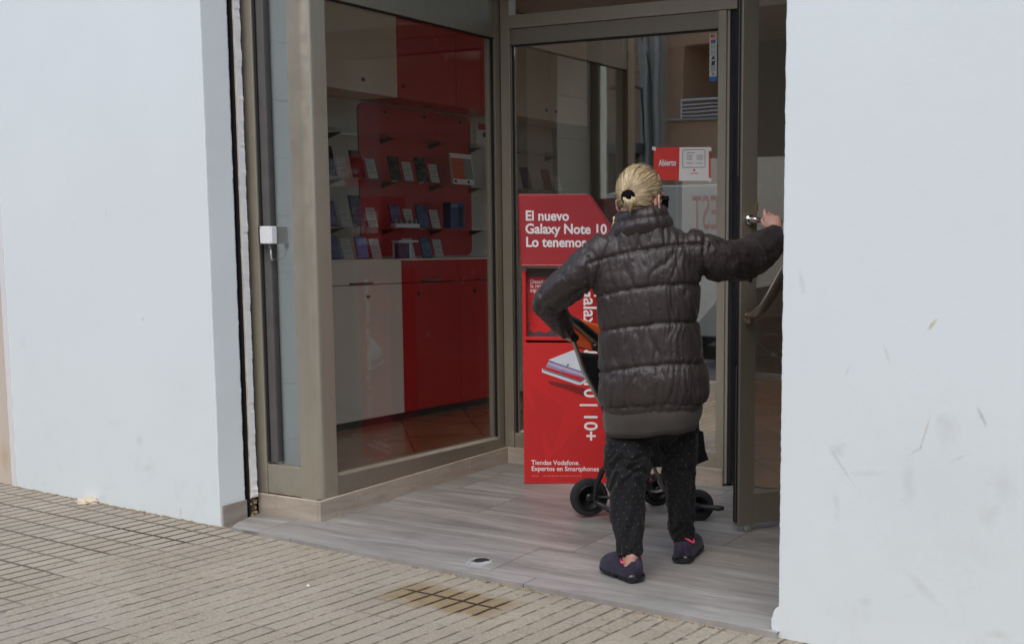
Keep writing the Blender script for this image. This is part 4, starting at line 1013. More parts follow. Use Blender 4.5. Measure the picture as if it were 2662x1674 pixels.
vp = [(-2.1, 0.28), (-2.15, 0.8), (-2.12, 1.5), (-2.0, 1.98), (-1.5, 2.10), (0.6, 2.10), (0.95, 2.02), (1.5, 1.28), (2.1, 1.08), (2.25, 0.75), (2.22, 0.28)]
Vn, VW = vehicle('delivery_van', vp, 1.8, (-6.35, -3.0, -0.22), (1, 0, 0), van_paint, 'white van with red lettering, mirrored in the fixed door glass', 'van', (-1.35, 1.42), 0.31, [[(0.75, 1.20), (1.42, 1.24), (0.95, 1.90), (0.75, 1.92)]])
lettering('red_lettering', 'EST', 0.56, (-6.54, -2.06, 1.35), (-1, 0, 0), (0, 0, 1), simple('red_vinyl', (0.36, 0.02, 0.02), 0.4, bump=0), Vn, depth=0.004, xs=0.42, bold=0.004)
car_paint = simple('grey_car_paint', (0.40, 0.41, 0.42), 0.3, var=0.02, bump=0)
cp = [(-2.1, 0.25), (-2.2, 0.6), (-2.05, 0.95), (-1.7, 1.05), (-1.0, 1.44), (0.2, 1.47), (1.0, 1.08), (1.9, 0.92), (2.15, 0.62), (2.1, 0.25)]
vehicle('parked_car', cp, 1.75, (-3.55, 11.55, -0.22), (-1, 0.0, 0), car_paint, 'grey car parked on the rear street, seen through the open door glass', 'car', (-1.3, 1.3), 0.33, [[(-1.2, 1.05), (0.8, 1.05), (0.15, 1.38), (-0.9, 1.36)]])
m = MB(); m.box(-30, 30, 10.35, 10.6, -0.215, -0.08); kind(m.obj('rear_kerb', M['kerb']), 'structure')
m = MB(); m.box(-25, 15, 14.5, 16, -0.2, 5.0); tag(m.obj('rear_building', M['grey_render']), 'grey building on the street behind the shop', 'building')

# ================================================================== RED DISPLAY STAND
card_red = simple('red_card', (0.62, 0.022, 0.022), 0.42, var=0.05, vscale=3, bump=0.03)
card_head = simple('dull_red_card', (0.40, 0.035, 0.042), 0.38, var=0.05, vscale=3, bump=0.06, bscale=40)
card_red_b = simple('red_card_facet', (0.56, 0.020, 0.021), 0.42, var=0.04, vscale=3, bump=0.02)
T = thing('display_stand', Vector((-3.42, 5.10, -0.01)), 'red cardboard display stand with white Spanish lettering beside the woman', 'display stand')
SO = Vector((-3.647, 4.963, 0))
def PS(u, v):
    # front-face artwork units of the stand -> point on its front plane
    r = Vector((-0.998703045, 0.642647498, 0.192091256)) + Vector((0.000313003, 0.000161172, 0.000002442)) * u + Vector((0.000020264, -0.000034052, -0.000349833)) * v
    return Vector((0, 0, 1.24)) + r * (6.081210 / r.dot(E2(1)))
def st(a, d, z): return SO + E1(a) + E2(d) + UP * z
def stv(p, d=0.0): return Vector(p) + E2(d)
WD, DP = 0.475, 0.15
m = MB()
m.obox(st(0, 0, -0.012), E1(WD), E2(DP), UP * 0.722)
m.obox(st(0, 0, 0.710), E1(0.018), E2(DP), UP * 0.36); m.obox(st(WD - 0.018, 0, 0.710), E1(0.018), E2(DP), UP * 0.36)
m.obox(st(0.018, 0.06, 0.710), E1(WD - 0.036), E2(DP - 0.06), UP * 0.36)
m.obj('body', card_red, T, bevel=0.002)
# header with a cut corner, a little proud of the body
h = [PS(1220,458), PS(1386,458), PS(1447,548), PS(1447,625), PS(1226,625)]
m = MB()
fr = [stv(p, -0.030) for p in h]; bk_ = [stv(p, 0.10) for p in h]
ctr = sum(fr, Vector()) / 5
inn = [p + (ctr - p).normalized() * 0.012 for p in fr]; inn = [p + E2(-0.010) for p in inn]
m.rings([bk_, fr, inn], True); m.obj('header', card_head, T, bevel=0.001)
m = MB(); m.tube([stv(PS(1230,624), -0.036), stv(PS(1446,624), -0.036)], 0.006, 8); m.obj('header_lip', card_head, T); m = MB(); m.tube([stv(PS(1224,459), -0.032), stv(PS(1384,459), -0.032)], 0.004, 8); m.obj('header_lip', card_head, T)
for txt, u, v, sz in (('El nuevo', 1238, 518.5, 0.068), ('Galaxy Note 10.', 1238, 549, 0.068), ('Lo tenemos.', 1239, 580, 0.068)):
    lettering('lettering', txt, sz, stv(PS(u, v), -0.0405), E1(1), UP, M['white_ink'], T, bold=0.0018, xs=0.925)
# recessed poster with ledge
m = MB()
m.obox(stv(PS(1236,796), 0.052), E1(WD - 0.038), E2(0.008), UP * 0.352); m.obj('poster_backing', simple('grey_display_back', (0.13, 0.115, 0.105), 0.4, var=0.2, vscale=6), T)
m = MB(); m.obox(stv(PS(1240,795), 0.049), E1(0.42), E2(0.003), UP * 0.305); m.obj('red_poster', card_red_b, T)
m = MB(); m.obox(stv(PS(1234,800), -0.004), E1(WD - 0.02), E2(0.056), UP * 0.016); m.obj('ledge', card_red, T, bevel=0.002)
for i, txt in enumerate(('Descárgate', 'la revista', 'aquí')):
    lettering('lettering', txt, 0.0285, stv(PS(1243, 667.5 + i * 10), 0.0485), E1(1), UP, M['white_ink'], T, bold=0.0004, xs=0.95)
# printed picture: dark tablet with a red hand
m = MB(); m.prism([stv(PS(u, v), 0.0485) for u, v in ((1240, 745), (1300, 752), (1335, 765), (1350, 795), (1240, 795))], E2(0.0006)); m.obj('printed_tablet', simple('dark_print', (0.085, 0.06, 0.065), 0.5), T)
m = MB()
for poly in (((1240, 740), (1258, 742), (1270, 752), (1300, 762), (1318, 771), (1316, 777), (1296, 775), (1282, 784), (1266, 781), (1252, 770), (1240, 760)),
             ((1243, 762), (1256, 770), (1262, 782), (1252, 784), (1240, 776)), ((1276, 757), (1302, 755), (1312, 760), (1296, 766), (1278, 764)), ((1310, 795), (1326, 782), (1350, 790), (1350, 795))):
    m.prism([stv(PS(u, v), 0.048) for u, v in poly], E2(0.0005))
m.obj('printed_hand', card_red, T)
# facet print, boxed phones picture, vertical lettering on the lower front
m = MB(); m.prism([stv(PS(u, v), -0.0006) for u, v in ((1234, 925), (1270, 1000), (1292, 1132), (1236, 1132))], E2(0.0005)); m.prism([stv(PS(u, v), -0.0006) for u, v in ((1248, 905), (1330, 960), (1300, 1060), (1262, 985))], E2(0.0005)); m.prism([stv(PS(u, v), -0.0006) for u, v in ((1420, 940), (1444, 900), (1444, 1132), (1310, 1132), (1290, 1080))], E2(0.0005))
m.obj('printed_facet', card_red_b, T)
wbox = simple('white_box_print', (0.70, 0.74, 0.80), 0.5, var=0.08, vscale=14); lil = simple('lilac_box_print', (0.52, 0.42, 0.62), 0.5, var=0.1, vscale=14); edge_p = simple('box_edge_print', (0.10, 0.16, 0.24), 0.5)
def flat_poly(nm, polys, mat, d):
    m = MB()
    for poly in polys: m.prism([stv(PS(u, v), d) for u, v in poly], E2(0.0004))
    m.obj(nm, mat, T)
flat_poly('printed_shadow', [((1288, 895), (1345, 905), (1392, 918), (1375, 932), (1330, 915), (1296, 905))], simple('shadow_print', (0.22, 0.012, 0.014), 0.5), -0.0008)
flat_poly('printed_box', [((1275, 866), (1364, 896), (1383, 884), (1385, 893), (1366, 905), (1357, 904), (1274, 875))], wbox, -0.0012)
flat_poly('printed_lilac_box', [((1291, 848), (1378, 876), (1370, 888), (1284, 862))], lil, -0.0014)
flat_poly('printed_box', [((1290, 846), (1356, 820), (1392, 868), (1376, 880)), ], wbox, -0.0016)
flat_poly('printed_box_edge', [((1290, 847), (1376, 876), (1376, 879), (1290, 850)), ((1277, 867), (1364, 896), (1364, 899), (1277, 870)), ((1286, 858), (1372, 886), (1372, 888), (1286, 860)), ((1364, 896), (1383, 884), (1383, 887), (1364, 900)), ((1333, 857), (1338, 855), (1338, 860), (1333, 862)), ((1318, 875), (1324, 872), (1324, 878), (1318, 880))], edge_p, -0.0020)
lettering('vertical_lettering', 'Galaxy Note10 | 10+', 0.096, stv(PS(1372.5, 668), -0.0012), UP * -1, E1(1), M['white_ink'], T, bold=0.0014, xs=0.97)
for i, (txt, sz) in enumerate((('Tiendas Vodafone.', 0.0335), ('Expertos en Smartphones.', 0.0335))):
    lettering('lettering', txt, sz, stv(PS(1249.5, 1092 + i * 14.2), -0.0012), E1(1), UP, M['white_ink'], T, bold=0.0004, xs=0.985)
m = MB()
rr = random.Random(5); u = 1251
while u < 1366:
    w_ = rr.uniform(3, 9)
    if not 1268 < u < 1276: m.prism([stv(PS(u, 1119.6), -0.001), stv(PS(min(u + w_, 1367), 1119.6), -0.001), stv(PS(min(u + w_, 1367), 1117.6), -0.001), stv(PS(u, 1117.6), -0.001)], E2(0.0004))
    u += w_ + 1.6
    if 1262 < u < 1277 and m.v: m.obj('small_print', simple('faint_pink_print', (0.62, 0.16, 0.15), 0.6), T); m = MB(); u = 1277
m.obj('small_print', simple('faint_pink_print', (0.62, 0.16, 0.15), 0.6), T)
m = MB(); m.obox(st(0.0, -0.006, -0.0125), E1(WD), E2(0.006), UP * 0.010); m.obj('foot_strip', card_head, T)

# ================================================================== PERSON
def mesh_from_mod(o, name):
    dg = bpy.context.evaluated_depsgraph_get(); dg.update()
    me = bpy.data.meshes.new_from_object(o.evaluated_get(dg)); me.name = name
    old = o.data; bpy.data.objects.remove(o); bpy.data.meshes.remove(old)
    return me
def remesh(mb, voxel, name, smooth_it=3):
    o = mb.obj(name + '_src', M['card']); md = o.modifiers.new('r', 'REMESH'); md.mode = 'VOXEL'; md.voxel_size = voxel
    if smooth_it: sm = o.modifiers.new('s', 'SMOOTH'); sm.factor = 0.5; sm.iterations = smooth_it
    return mesh_from_mod(o, name)
def arr(me):
    a = np.empty(len(me.vertices) * 3); me.vertices.foreach_get('co', a); return a.reshape(-1, 3)
def nrm(me):
    a = np.empty(len(me.vertices) * 3); me.vertex_normals.foreach_get('vector', a); return a.reshape(-1, 3)
def put(me, co):
    me.vertices.foreach_set('co', co.ravel()); me.update()
def link(me, name, mat, parent, smooth=True):
    me.materials.clear(); me.materials.append(mat)
    co = arr(me) - np.array(parent_world(parent)); put(me, co)
    me.polygons.foreach_set('use_smooth', [smooth] * len(me.polygons))
    me.polygons.foreach_set('material_index', [0] * len(me.polygons))
    o = bpy.data.objects.new(name, me); scene.collection.objects.link(o); o.parent = parent
    return o
def vnoise(pts, sx, sy, sz, off=0.0):
    return np.array([mnoise.noise(Vector((p[0] * sx + off, p[1] * sy, p[2] * sz))) for p in pts])
def sstep(a, b, x):
    t = np.clip((x - a) / (b - a), 0, 1); return t * t * (3 - 2 * t)
def interp_poly(P_, t):  # position along polyline for closest points
    pass
def poly_closest(pts, poly):
    """distance to a polyline, arc length of the closest point, offset vector"""
    best = np.full(len(pts), 1e9); arc = np.zeros(len(pts)); off = np.zeros_like(pts); s0 = 0
    for a, b in zip(poly[:-1], poly[1:]):
        a, b = np.array(a), np.array(b); d = b - a; L = np.linalg.norm(d); d = d / L
        t = np.clip((pts - a) @ d, 0, L); q = pts - (a + t[:, None] * d); dist = np.linalg.norm(q, axis=1)
        k = dist < best; best[k] = dist[k]; arc[k] = s0 + t[k]; off[k] = q[k]; s0 += L
    return best, arc, off

PR = thing('person', (-2.3041, 3.9455, -0.0450), 'blonde person in a dark brown quilted coat, seen from behind, opening the glass door', 'person')
PX_ = {}
e1n, e2n = np.array(E1(1)), np.array(E2(1))

# ---- coat
def ell_ring(c, a, b, tilt=0.0, n=40, tz=0.0, pw=2.3):
    c = Vector(c); out = []
    for k in range(n):
        q = 2 * math.pi * k / n; x = math.copysign(abs(math.cos(q)) ** (2 / pw), math.cos(q)) * a; y = math.copysign(abs(math.sin(q)) ** (2 / pw), math.sin(q)) * b
        out.append(c + E1(x * math.cos(tz) - y * math.sin(tz)) + E2(x * math.sin(tz) + y * math.cos(tz)) + UP * (tilt * x))
    return out
TD = 4.62
torso = [ell_ring((-2.3636, 3.9684, 1.3257), 0.062, 0.060), ell_ring((-2.3622, 3.9692, 1.2938), 0.085, 0.075), ell_ring((-2.3604, 3.9757, 1.2699), 0.122, 0.088, 0.09), ell_ring((-2.3587, 3.9822, 1.2362), 0.160, 0.098, 0.10), ell_ring((-2.3544, 3.9844, 1.1912), 0.192, 0.112, 0.08),
         ell_ring((-2.3486, 3.9874, 1.1106), 0.200, 0.125, 0.10), ell_ring((-2.3427, 3.9904, 1.0216), 0.199, 0.135, 0.11), ell_ring((-2.3398, 3.9919, 0.9158), 0.190, 0.140, 0.10), ell_ring((-2.3324, 3.9957, 0.8014), 0.194, 0.148, 0.09),
         ell_ring((-2.3200, 3.9908, 0.7121), 0.207, 0.156, 0.07), ell_ring((-2.3171, 3.9924, 0.6463), 0.209, 0.156, 0.05), ell_ring((-2.3199, 3.9909, 0.5918), 0.196, 0.150, 0.05), ell_ring((-2.3243, 3.9887, 0.5686), 0.182, 0.140, 0.05)]
armL = [(-2.4602, 3.9076, 1.2146), (-2.5080, 3.8718, 1.1502), (-2.5899, 3.8409, 1.0738), (-2.6868, 3.8361, 1.0050), (-2.7204, 3.8863, 0.9689), (-2.7487, 3.9729, 0.9250), (-2.7666, 4.0312, 0.8921), (-2.7814, 4.0798, 0.8644)]
radL = [0.062, 0.071, 0.068, 0.062, 0.056, 0.048, 0.043, 0.040]
armR = [(-2.2162, 4.0554, 1.2020), (-2.1614, 4.0836, 1.1815), (-2.1074, 4.1563, 1.1572), (-2.0770, 4.2619, 1.1546), (-2.0679, 4.4015, 1.1885), (-2.0581, 4.4852, 1.2258), (-2.0659, 4.5431, 1.2587)]
radR = [0.072, 0.078, 0.078, 0.080, 0.074, 0.060, 0.046]
mb = MB()
mb.rings(torso); mb.tube(armL, radL, 24); mb.tube(armR, radR, 24)
mb.ell((-2.4730, 3.9066, 1.1679), 0.075, 0.078, 0.075); mb.ell((-2.2075, 4.0599, 1.1827), 0.075, 0.078, 0.072)
mb.ell((-2.7044, 3.8495, 0.9908), 0.062, 0.062, 0.062)
coat = remesh(mb, 0.0066, 'coat', 10)
co = arr(coat); nn = nrm(coat)
cen = np.array((-2.3413, 3.9912, 1.0135))
x = (co - cen) @ e1n; y = (co - cen) @ e2n; z = co[:, 2]
dL, aL, oL = poly_closest(co, armL); dR, aR, oR = poly_closest(co, armR)
xl = (np.array((-2.5254, 3.8741, 1.0291)) - cen) @ e1n; xr = (np.array((-2.1542, 4.0873, 1.1767)) - cen) @ e1n
wL = sstep(xl + 0.012, xl - 0.020, x); wR = sstep(xr - 0.012, xr + 0.020, x)
armw = np.maximum(wL, wR)
ang = np.arctan2(y, x)
xa = np.where(y < 0.02, x, np.sign(x) * (0.38 - np.abs(x)))     # unrolled width
# tilted horizontal seams (heights at the centre line of the back, rising towards the lifted right arm)
seam = lambda P_: P_[2]
zc = [(-2.2464, 3.8488, 0.6158)[2], (-2.2474, 3.8595, 0.7659)[2], (-2.2531, 3.8566, 0.9192)[2], (-2.2583, 3.8652, 1.0586)[2], (-2.2685, 3.8824, 1.1990)[2], (-2.2737, 3.8910, 1.2896)[2] + 0.03]
tilts = [0.055, 0.105, 0.105, 0.13, 0.17, 0.15]
def seam_u(zv, xv):
    u = np.full(len(zv), -1.0); lo = np.zeros(len(zv)); hi = np.ones(len(zv)); k_ = np.zeros(len(zv), int) - 1
    hs = [h0 + t_ * np.clip(xv, -0.25, 0.25) - 0.45 * np.clip(np.abs(xv) - 0.02, 0, 1) ** 2 for h0, t_ in zip(zc, tilts)]
    for i in range(5):
        s_ = (zv >= hs[i]) & (zv < hs[i + 1]); u[s_] = ((zv - hs[i]) / (hs[i + 1] - hs[i]))[s_]; k_[s_] = i
    return u, k_
u, kk = seam_u(z, x)
puff = np.where(u >= 0, np.clip(4 * u * (1 - u), 0, 1) ** 0.33, 0.35)
puff = np.where(u < 0, np.where(z < zc[0] + 0.1, 0.25, 0.6), puff)
kf = kk * 7.3
w1 = np.array([mnoise.noise(Vector((p * 19 + 0.9 * mnoise.noise(Vector((p * 5, q * 6, k))), q * 2.6, k))) for p, q, k in zip(xa, z, kf)])
w2 = np.array([mnoise.noise(Vector((p * 44 + 1.1 * mnoise.noise(Vector((p * 9, q * 9, k + 3))), q * 4.2, k + 5))) for p, q, k in zip(xa, z, kf)])
crease = lambda w, k: np.exp(-(w / k) ** 2)
w3 = np.array([mnoise.noise(Vector((p * 90, q * 8.0, k + 9))) for p, q, k in zip(xa, z, kf)])
near = 1 - puff
ridge = lambda w: 0.5 - np.abs(w)          # sharp little crests
torso_d = 0.0100 * puff - 0.006 + (0.0060 * w1 + 0.0085 * ridge(w2) - 0.0075 * crease(w2, 0.07) - 0.0060 * crease(w1 + 0.12, 0.06) + 0.0026 * w3) * (0.75 + 0.5 * near) * np.clip(puff * 1.5, 0.05, 1)
lowf = np.array([mnoise.noise(Vector(p) * 7.0) for p in co])
torso_d += 0.004 * lowf - 0.006 * np.exp(-(np.minimum(u, 1 - u) / 0.045) ** 2) * (u >= 0)
def arm_disp(arc, off, seams, seed):
    L = np.zeros(len(arc)); u_ = np.full(len(arc), 0.5)
    for a, b in zip(seams[:-1], seams[1:]):
        s_ = (arc >= a) & (arc < b); u_[s_] = ((arc - a) / (b - a))[s_]
    pf = np.clip(4 * u_ * (1 - u_), 0, 1) ** 0.4
    r_ = off / np.maximum(1e-6, np.linalg.norm(off, axis=1))[:, None]
    v1 = np.array([mnoise.noise(Vector(q * 2.6) + Vector((a * 9, seed, 0))) for q, a in zip(r_, arc)])
    v2 = np.array([mnoise.noise(Vector(q * 5.5) + Vector((a * 7 + seed, 2, a * 5))) for q, a in zip(r_, arc)])
    v3 = np.array([mnoise.noise(Vector(q * 11) + Vector((a * 10, seed, 5))) for q, a in zip(r_, arc)])
    c1 = np.array([mnoise.noise(Vector((a * 34 + 1.5 * mnoise.noise(Vector(q * 2)), seed, 0)) + Vector(q * 0.9)) for q, a in zip(r_, arc)])
    return 0.010 * pf - 0.007 + 0.008 * v1 + 0.0045 * (0.5 - np.abs(v2)) - 0.0035 * np.exp(-(v2 / 0.10) ** 2) + 0.0018 * (0.5 - np.abs(v3)) + 0.0050 * (0.5 - np.abs(c1)), pf
lenL = sum((Vector(b) - Vector(a)).length for a, b in zip(armL[:-1], armL[1:])); lenR = sum((Vector(b) - Vector(a)).length for a, b in zip(armR[:-1], armR[1:]))
dl, pl_ = arm_disp(aL, oL, [0.05, 0.075, 0.20, 0.315, lenL - 0.012, lenL + 0.2], 11)
dr, pr_ = arm_disp(aR, oR, [0.03, 0.062, 0.178, 0.330, lenR - 0.015, lenR + 0.2], 23)
seamL = np.exp(-((x - xl + 0.004) / 0.006) ** 2) * (z < (-2.5248, 3.8744, 1.1740)[2]); seamR = np.exp(-((x - xr - 0.002) / 0.006) ** 2)
disp = torso_d * (1 - armw) + np.where(wL > wR, dl, dr) * armw - 0.007 * (seamL + seamR)
# pulled folds radiating from the left armhole
cA = np.array((-2.4785, 3.8082, 1.0677)); rA = co - cA; dA = np.linalg.norm(rA, axis=1)
fa_ = np.arctan2(rA[:, 2], rA @ e1n)
fold = np.array([mnoise.noise(Vector((math.cos(a) * 4.2, math.sin(a) * 4.2, 1.0))) for a in fa_])
disp += 0.016 * (0.4 - np.abs(fold)) * np.exp(-(dA / 0.075) ** 2)
put(coat, co + nn * disp[:, None])
# cut the coat open at neck, hem and cuffs is not needed: they are closed by collar, band and cuffs

def puffer_mat():
    t = NT('brown_quilted_nylon')
    p = t.obj()
    n = t.noise(p, 5, 4)
    t.set(base=t.ramp(n, (0.3, (0.0265, 0.0192, 0.0175)), (0.7, (0.0355, 0.0262, 0.0240))), rough=t.range(t.noise(p, 14, 4), 0.3, 0.7, 0.42, 0.56), spec=0.5)
    t.put(t.b.inputs['Sheen Weight'], 0.10); t.put(t.b.inputs['Sheen Roughness'], 0.4)
    a = t.noise(t.map(p, (1, 1, 0.14), rot=(0, 0, 0)), 62, 3, 0.55, 0.25)
    b = t.noise(t.map(p, (1, 1, 0.2)), 130, 2, 0.6, 0.3)
    n1 = t.bump(a, 0.55, 0.006); n2 = t.bump(b, 0.35, 0.003, n1)
    t.set(normal=t.bump(t.noise(p, 25, 3), 0.12, 0.006, n2))
    return t.m
M['puffer'] = puffer_mat()
link(coat, 'quilted_coat', M['puffer'], PR)
# collar: a soft standing tube, folded over
def softring(cu, cv, cd, a, b, n=72, seed=0, amp=0.004, fr=5, tz=0.0, tilt=0.0):
    c = Vector(cu) if False else Vector(cu); return c
mb = MB(); rr_ = []
cc = [((-2.3633, 3.9742, 1.2586), 0.120, 0.094, 0.0), ((-2.3618, 3.9716, 1.2698), 0.121, 0.094, 0.002), ((-2.3607, 3.9699, 1.2858), 0.113, 0.092, 0.006), ((-2.3607, 3.9699, 1.2986), 0.108, 0.090, 0.007), ((-2.3607, 3.9699, 1.3074), 0.104, 0.086, 0.0), ((-2.3607, 3.9699, 1.3162), 0.099, 0.084, 0.004), ((-2.3618, 3.9716, 1.3306), 0.093, 0.082, 0.007), ((-2.3633, 3.9742, 1.3466), 0.085, 0.079, 0.006), ((-2.3648, 3.9768, 1.3578), 0.079, 0.075, 0.0), ((-2.3648, 3.9768, 1.3531), 0.068, 0.064, 0.0), ((-2.3633, 3.9742, 1.3115), 0.062, 0.060, 0.0)]
for j, (c, a, b, bul) in enumerate(cc):
    ring = []
    for k in range(120):
        q = 2 * math.pi * k / 120
        w_ = 1 + (0.055 * mnoise.noise(Vector((math.cos(q) * 5 + j * 0.15, math.sin(q) * 5, j * 0.35))) + 0.05 * (0.4 - abs(mnoise.noise(Vector((math.cos(q) * 9, math.sin(q) * 9, j * 0.3 + 4)))))) * (1.0 if 2 <= j <= 7 else 0.3)
        back = 0.012 * max(0, -math.sin(q)) if j in (7, 8, 9) else 0
        ring.append(Vector(c) + E1((a + bul) * w_ * math.cos(q)) + E2((b + bul) * w_ * math.sin(q)) + UP * (0.016 * math.cos(q) * (a) / 0.1 - back * 0.4 - 0.016 * abs(math.cos(q)) * (j < 3)))
    rr_.append(ring)
mb.rings(rr_, False); col_o = mb.obj('collar', M['puffer'], PR, smooth=True)
sb = col_o.modifiers.new('s', 'SUBSURF'); sb.levels = 1; sb.render_levels = 1
# knitted hem band
def rib_mat(name, a, b, sc):
    t = NT(name); p = t.obj()
    w = t.n('ShaderNodeTexNoise'); t.l(t.map(p, (1, 1, 0.04)), w.inputs[0]); w.inputs['Scale'].default_value = sc; w.inputs['Detail'].default_value = 2
    t.set(base=t.ramp(t.noise(p, 9, 4), (0.3, a), (0.7, b)), rough=0.92, spec=0.2, sheen=0.15, normal=t.bump(w.outputs[0], 0.5, 0.003)); return t.m
M['knit'] = rib_mat('grey_brown_knit', (0.046, 0.040, 0.034), (0.060, 0.053, 0.045), 210)
mb = MB(); rr_ = []
hb = [((-2.3214, 3.9901, 0.6050), 0.186, 0.140, 0.06), ((-2.3214, 3.9902, 0.5851), 0.193, 0.147, 0.055), ((-2.3228, 3.9894, 0.5553), 0.191, 0.146, 0.06), ((-2.3257, 3.9879, 0.5221), 0.183, 0.142, 0.075), ((-2.3271, 3.9872, 0.4989), 0.176, 0.138, 0.085), ((-2.3271, 3.9872, 0.5005), 0.166, 0.128, 0.085), ((-2.3257, 3.9879, 0.5470), 0.165, 0.126, 0.07)]
for j, (c, a, b, ti) in enumerate(hb):
    ring = []
    for k in range(96):
        q = 2 * math.pi * k / 96; f_ = 1 + 0.03 * mnoise.noise(Vector((math.cos(q) * 2.4, math.sin(q) * 2.4, j * 0.25)))
        X = math.copysign(abs(math.cos(q)) ** 0.88, math.cos(q)) * a * f_; Y = math.copysign(abs(math.sin(q)) ** 0.88, math.sin(q)) * b * f_
        ring.append(Vector(c) + E1(X) + E2(Y) + UP * (ti * X + (0.006 * mnoise.noise(Vector((math.cos(q) * 2, math.sin(q) * 2, 7))) if j > 2 else 0)))
    rr_.append(ring)
mb.rings(rr_, False); o = mb.obj('hem_band', M['knit'], PR, smooth=True)
# sleeve tab
mb = MB(); mb.tube([(-2.0415, 4.2352, 1.1111), (-2.0383, 4.2481, 1.0862), (-2.0381, 4.2594, 1.0743)], [0.010, 0.012, 0.008], 10); mb.obj('sleeve_tab', M['puffer'], PR, smooth=True)

# ---- trousers
mb = MB()
legL = [(-2.3862, 3.9456, 0.5480), (-2.3869, 3.9340, 0.4585), (-2.3838, 3.9131, 0.3791), (-2.3755, 3.8836, 0.3023), (-2.3608, 3.8687, 0.2157), (-2.3475, 3.8530, 0.1461), (-2.3277, 3.8295, 0.0795), (-2.3211, 3.8217, 0.0476)]
rL = [0.098, 0.094, 0.082, 0.070, 0.066, 0.059, 0.047, 0.043]
legR = [(-2.2557, 4.0576, 0.5515), (-2.2544, 4.0695, 0.4664), (-2.2579, 4.0902, 0.3702), (-2.2624, 4.0991, 0.2748), (-2.2673, 4.1191, 0.1850), (-2.2737, 4.1383, 0.1115), (-2.2784, 4.1472, 0.0500)]
rR_ = [0.085, 0.079, 0.068, 0.058, 0.053, 0.050, 0.046]
mb.tube(legL, rL, 28); mb.tube(legR, rR_, 28); mb.rings([ell_ring((-2.3357, 4.0053, 0.4606), 0.10, 0.09), ell_ring((-2.3307, 3.9966, 0.5123), 0.16, 0.125), ell_ring((-2.3308, 3.9965, 0.6036), 0.165, 0.13)])
tro = remesh(mb, 0.0062, 'trousers', 8)
co = arr(tro); nn = nrm(tro)
dl_, al_, ol_ = poly_closest(co, legL); dr_, ar_, or_ = poly_closest(co, legR)
left = dl_ < dr_
arc = np.where(left, al_, ar_); off = np.where(left[:, None], ol_, or_)
r_ = off / np.maximum(1e-6, np.linalg.norm(off, axis=1))[:, None]
th = np.arctan2(off @ e2n, off @ e1n)
f1 = np.array([mnoise.noise(Vector((a * 24 + 1.3 * mnoise.noise(Vector(q * 1.5) + Vector((a * 5, 0, 0))), 0.6 * q[0], 3.0 * l)) + Vector(q * 0.55)) for q, a, l in zip(r_, arc, left)])
f2 = np.array([mnoise.noise(Vector(q * 2.2) + Vector((a * 12, l * 9.0, 0))) for q, a, l in zip(r_, arc, left)])
f3 = np.array([mnoise.noise(Vector((a * 55, 1.1 * q[0], l * 4.0 + q[1]))) for q, a, l in zip(r_, arc, left)])
knee = np.where(left, np.exp(-((arc - 0.19) / 0.075) ** 2), 0.45 * np.exp(-((arc - 0.20) / 0.09) ** 2)) + 0.45 * sstep(0.36, 0.43, arc) * np.where(left, 0.25, 1)
d_ = 0.009 * f2 + (0.026 * (0.36 - np.abs(f1)) + 0.010 * (0.4 - np.abs(f3))) * (0.20 + knee)
put(tro, co + nn * d_[:, None])
uv = tro.uv_layers.new(name='leg') if not tro.uv_layers else tro.uv_layers[0]; uv.name = 'leg'
vi = np.empty(len(tro.loops), int); tro.loops.foreach_get('vertex_index', vi)
ua = th * 0.066; va = arc
uvd = np.stack([ua[vi], va[vi]], 1)
# keep triangles from wrapping across the seam
ls = np.empty(len(tro.polygons), int); tro.polygons.foreach_get('loop_start', ls); lt = np.empty(len(tro.polygons), int); tro.polygons.foreach_get('loop_total', lt)
for s_, n__ in zip(ls, lt):
    q = uvd[s_:s_ + n__, 0]
    if q.max() - q.min() > 0.2: uvd[s_:s_ + n__, 0] = np.where(q < 0, q + 2 * math.pi * 0.066, q)
uv.data.foreach_set('uv', uvd.ravel())
def dots_mat():
    t = NT('black_dotted_cloth')
    uvn = t.n('ShaderNodeUVMap', uv_map='leg').outputs[0]
    wob_ = t.noise(uvn, 30, 2)
    x_, y_, _ = t.sep(uvn)
    row = t.math('FLOOR', t.math('DIVIDE', t.math('ADD', y_, 5.0), 0.0215))
    fy = t.math('SUBTRACT', t.math('FRACT', t.math('DIVIDE', t.math('ADD', y_, 5.0), 0.0215)), 0.5)
    sh = t.math('ADD', t.math('MULTIPLY', t.math('MODULO', row, 2.0), 0.5), t.math('MULTIPLY', row, 0.17))
    fx = t.math('SUBTRACT', t.math('FRACT', t.math('ADD', t.math('DIVIDE', t.math('ADD', x_, 5.0), 0.036), sh)), 0.5)
    dx = t.math('MULTIPLY', fx, 0.036); dy = t.math('MULTIPLY', fy, 0.0215 * 0.62)
    dd = t.math('SQRT', t.math('ADD', t.math('MULTIPLY', dx, dx), t.math('MULTIPLY', dy, dy)))
    mk = t.math('MULTIPLY', t.range(dd, 0.0019, 0.0011), t.range(t.noise(uvn, 35, 2), 0.36, 0.5, 0.25, 1.0))
    p = t.obj()
    base = t.ramp(t.noise(p, 8, 4), (0.3, (0.0058, 0.0053, 0.0060)), (0.7, (0.0090, 0.0082, 0.0090)))
    t.set(base=t.mix(t.math('MULTIPLY', mk, 0.32), base, (0.30, 0.28, 0.26)), rough=0.85, spec=0.25, sheen=0.08, normal=t.bump(t.noise(p, 160, 3), 0.3, 0.002))
    return t.m
link(tro, 'trousers', dots_mat(), PR)

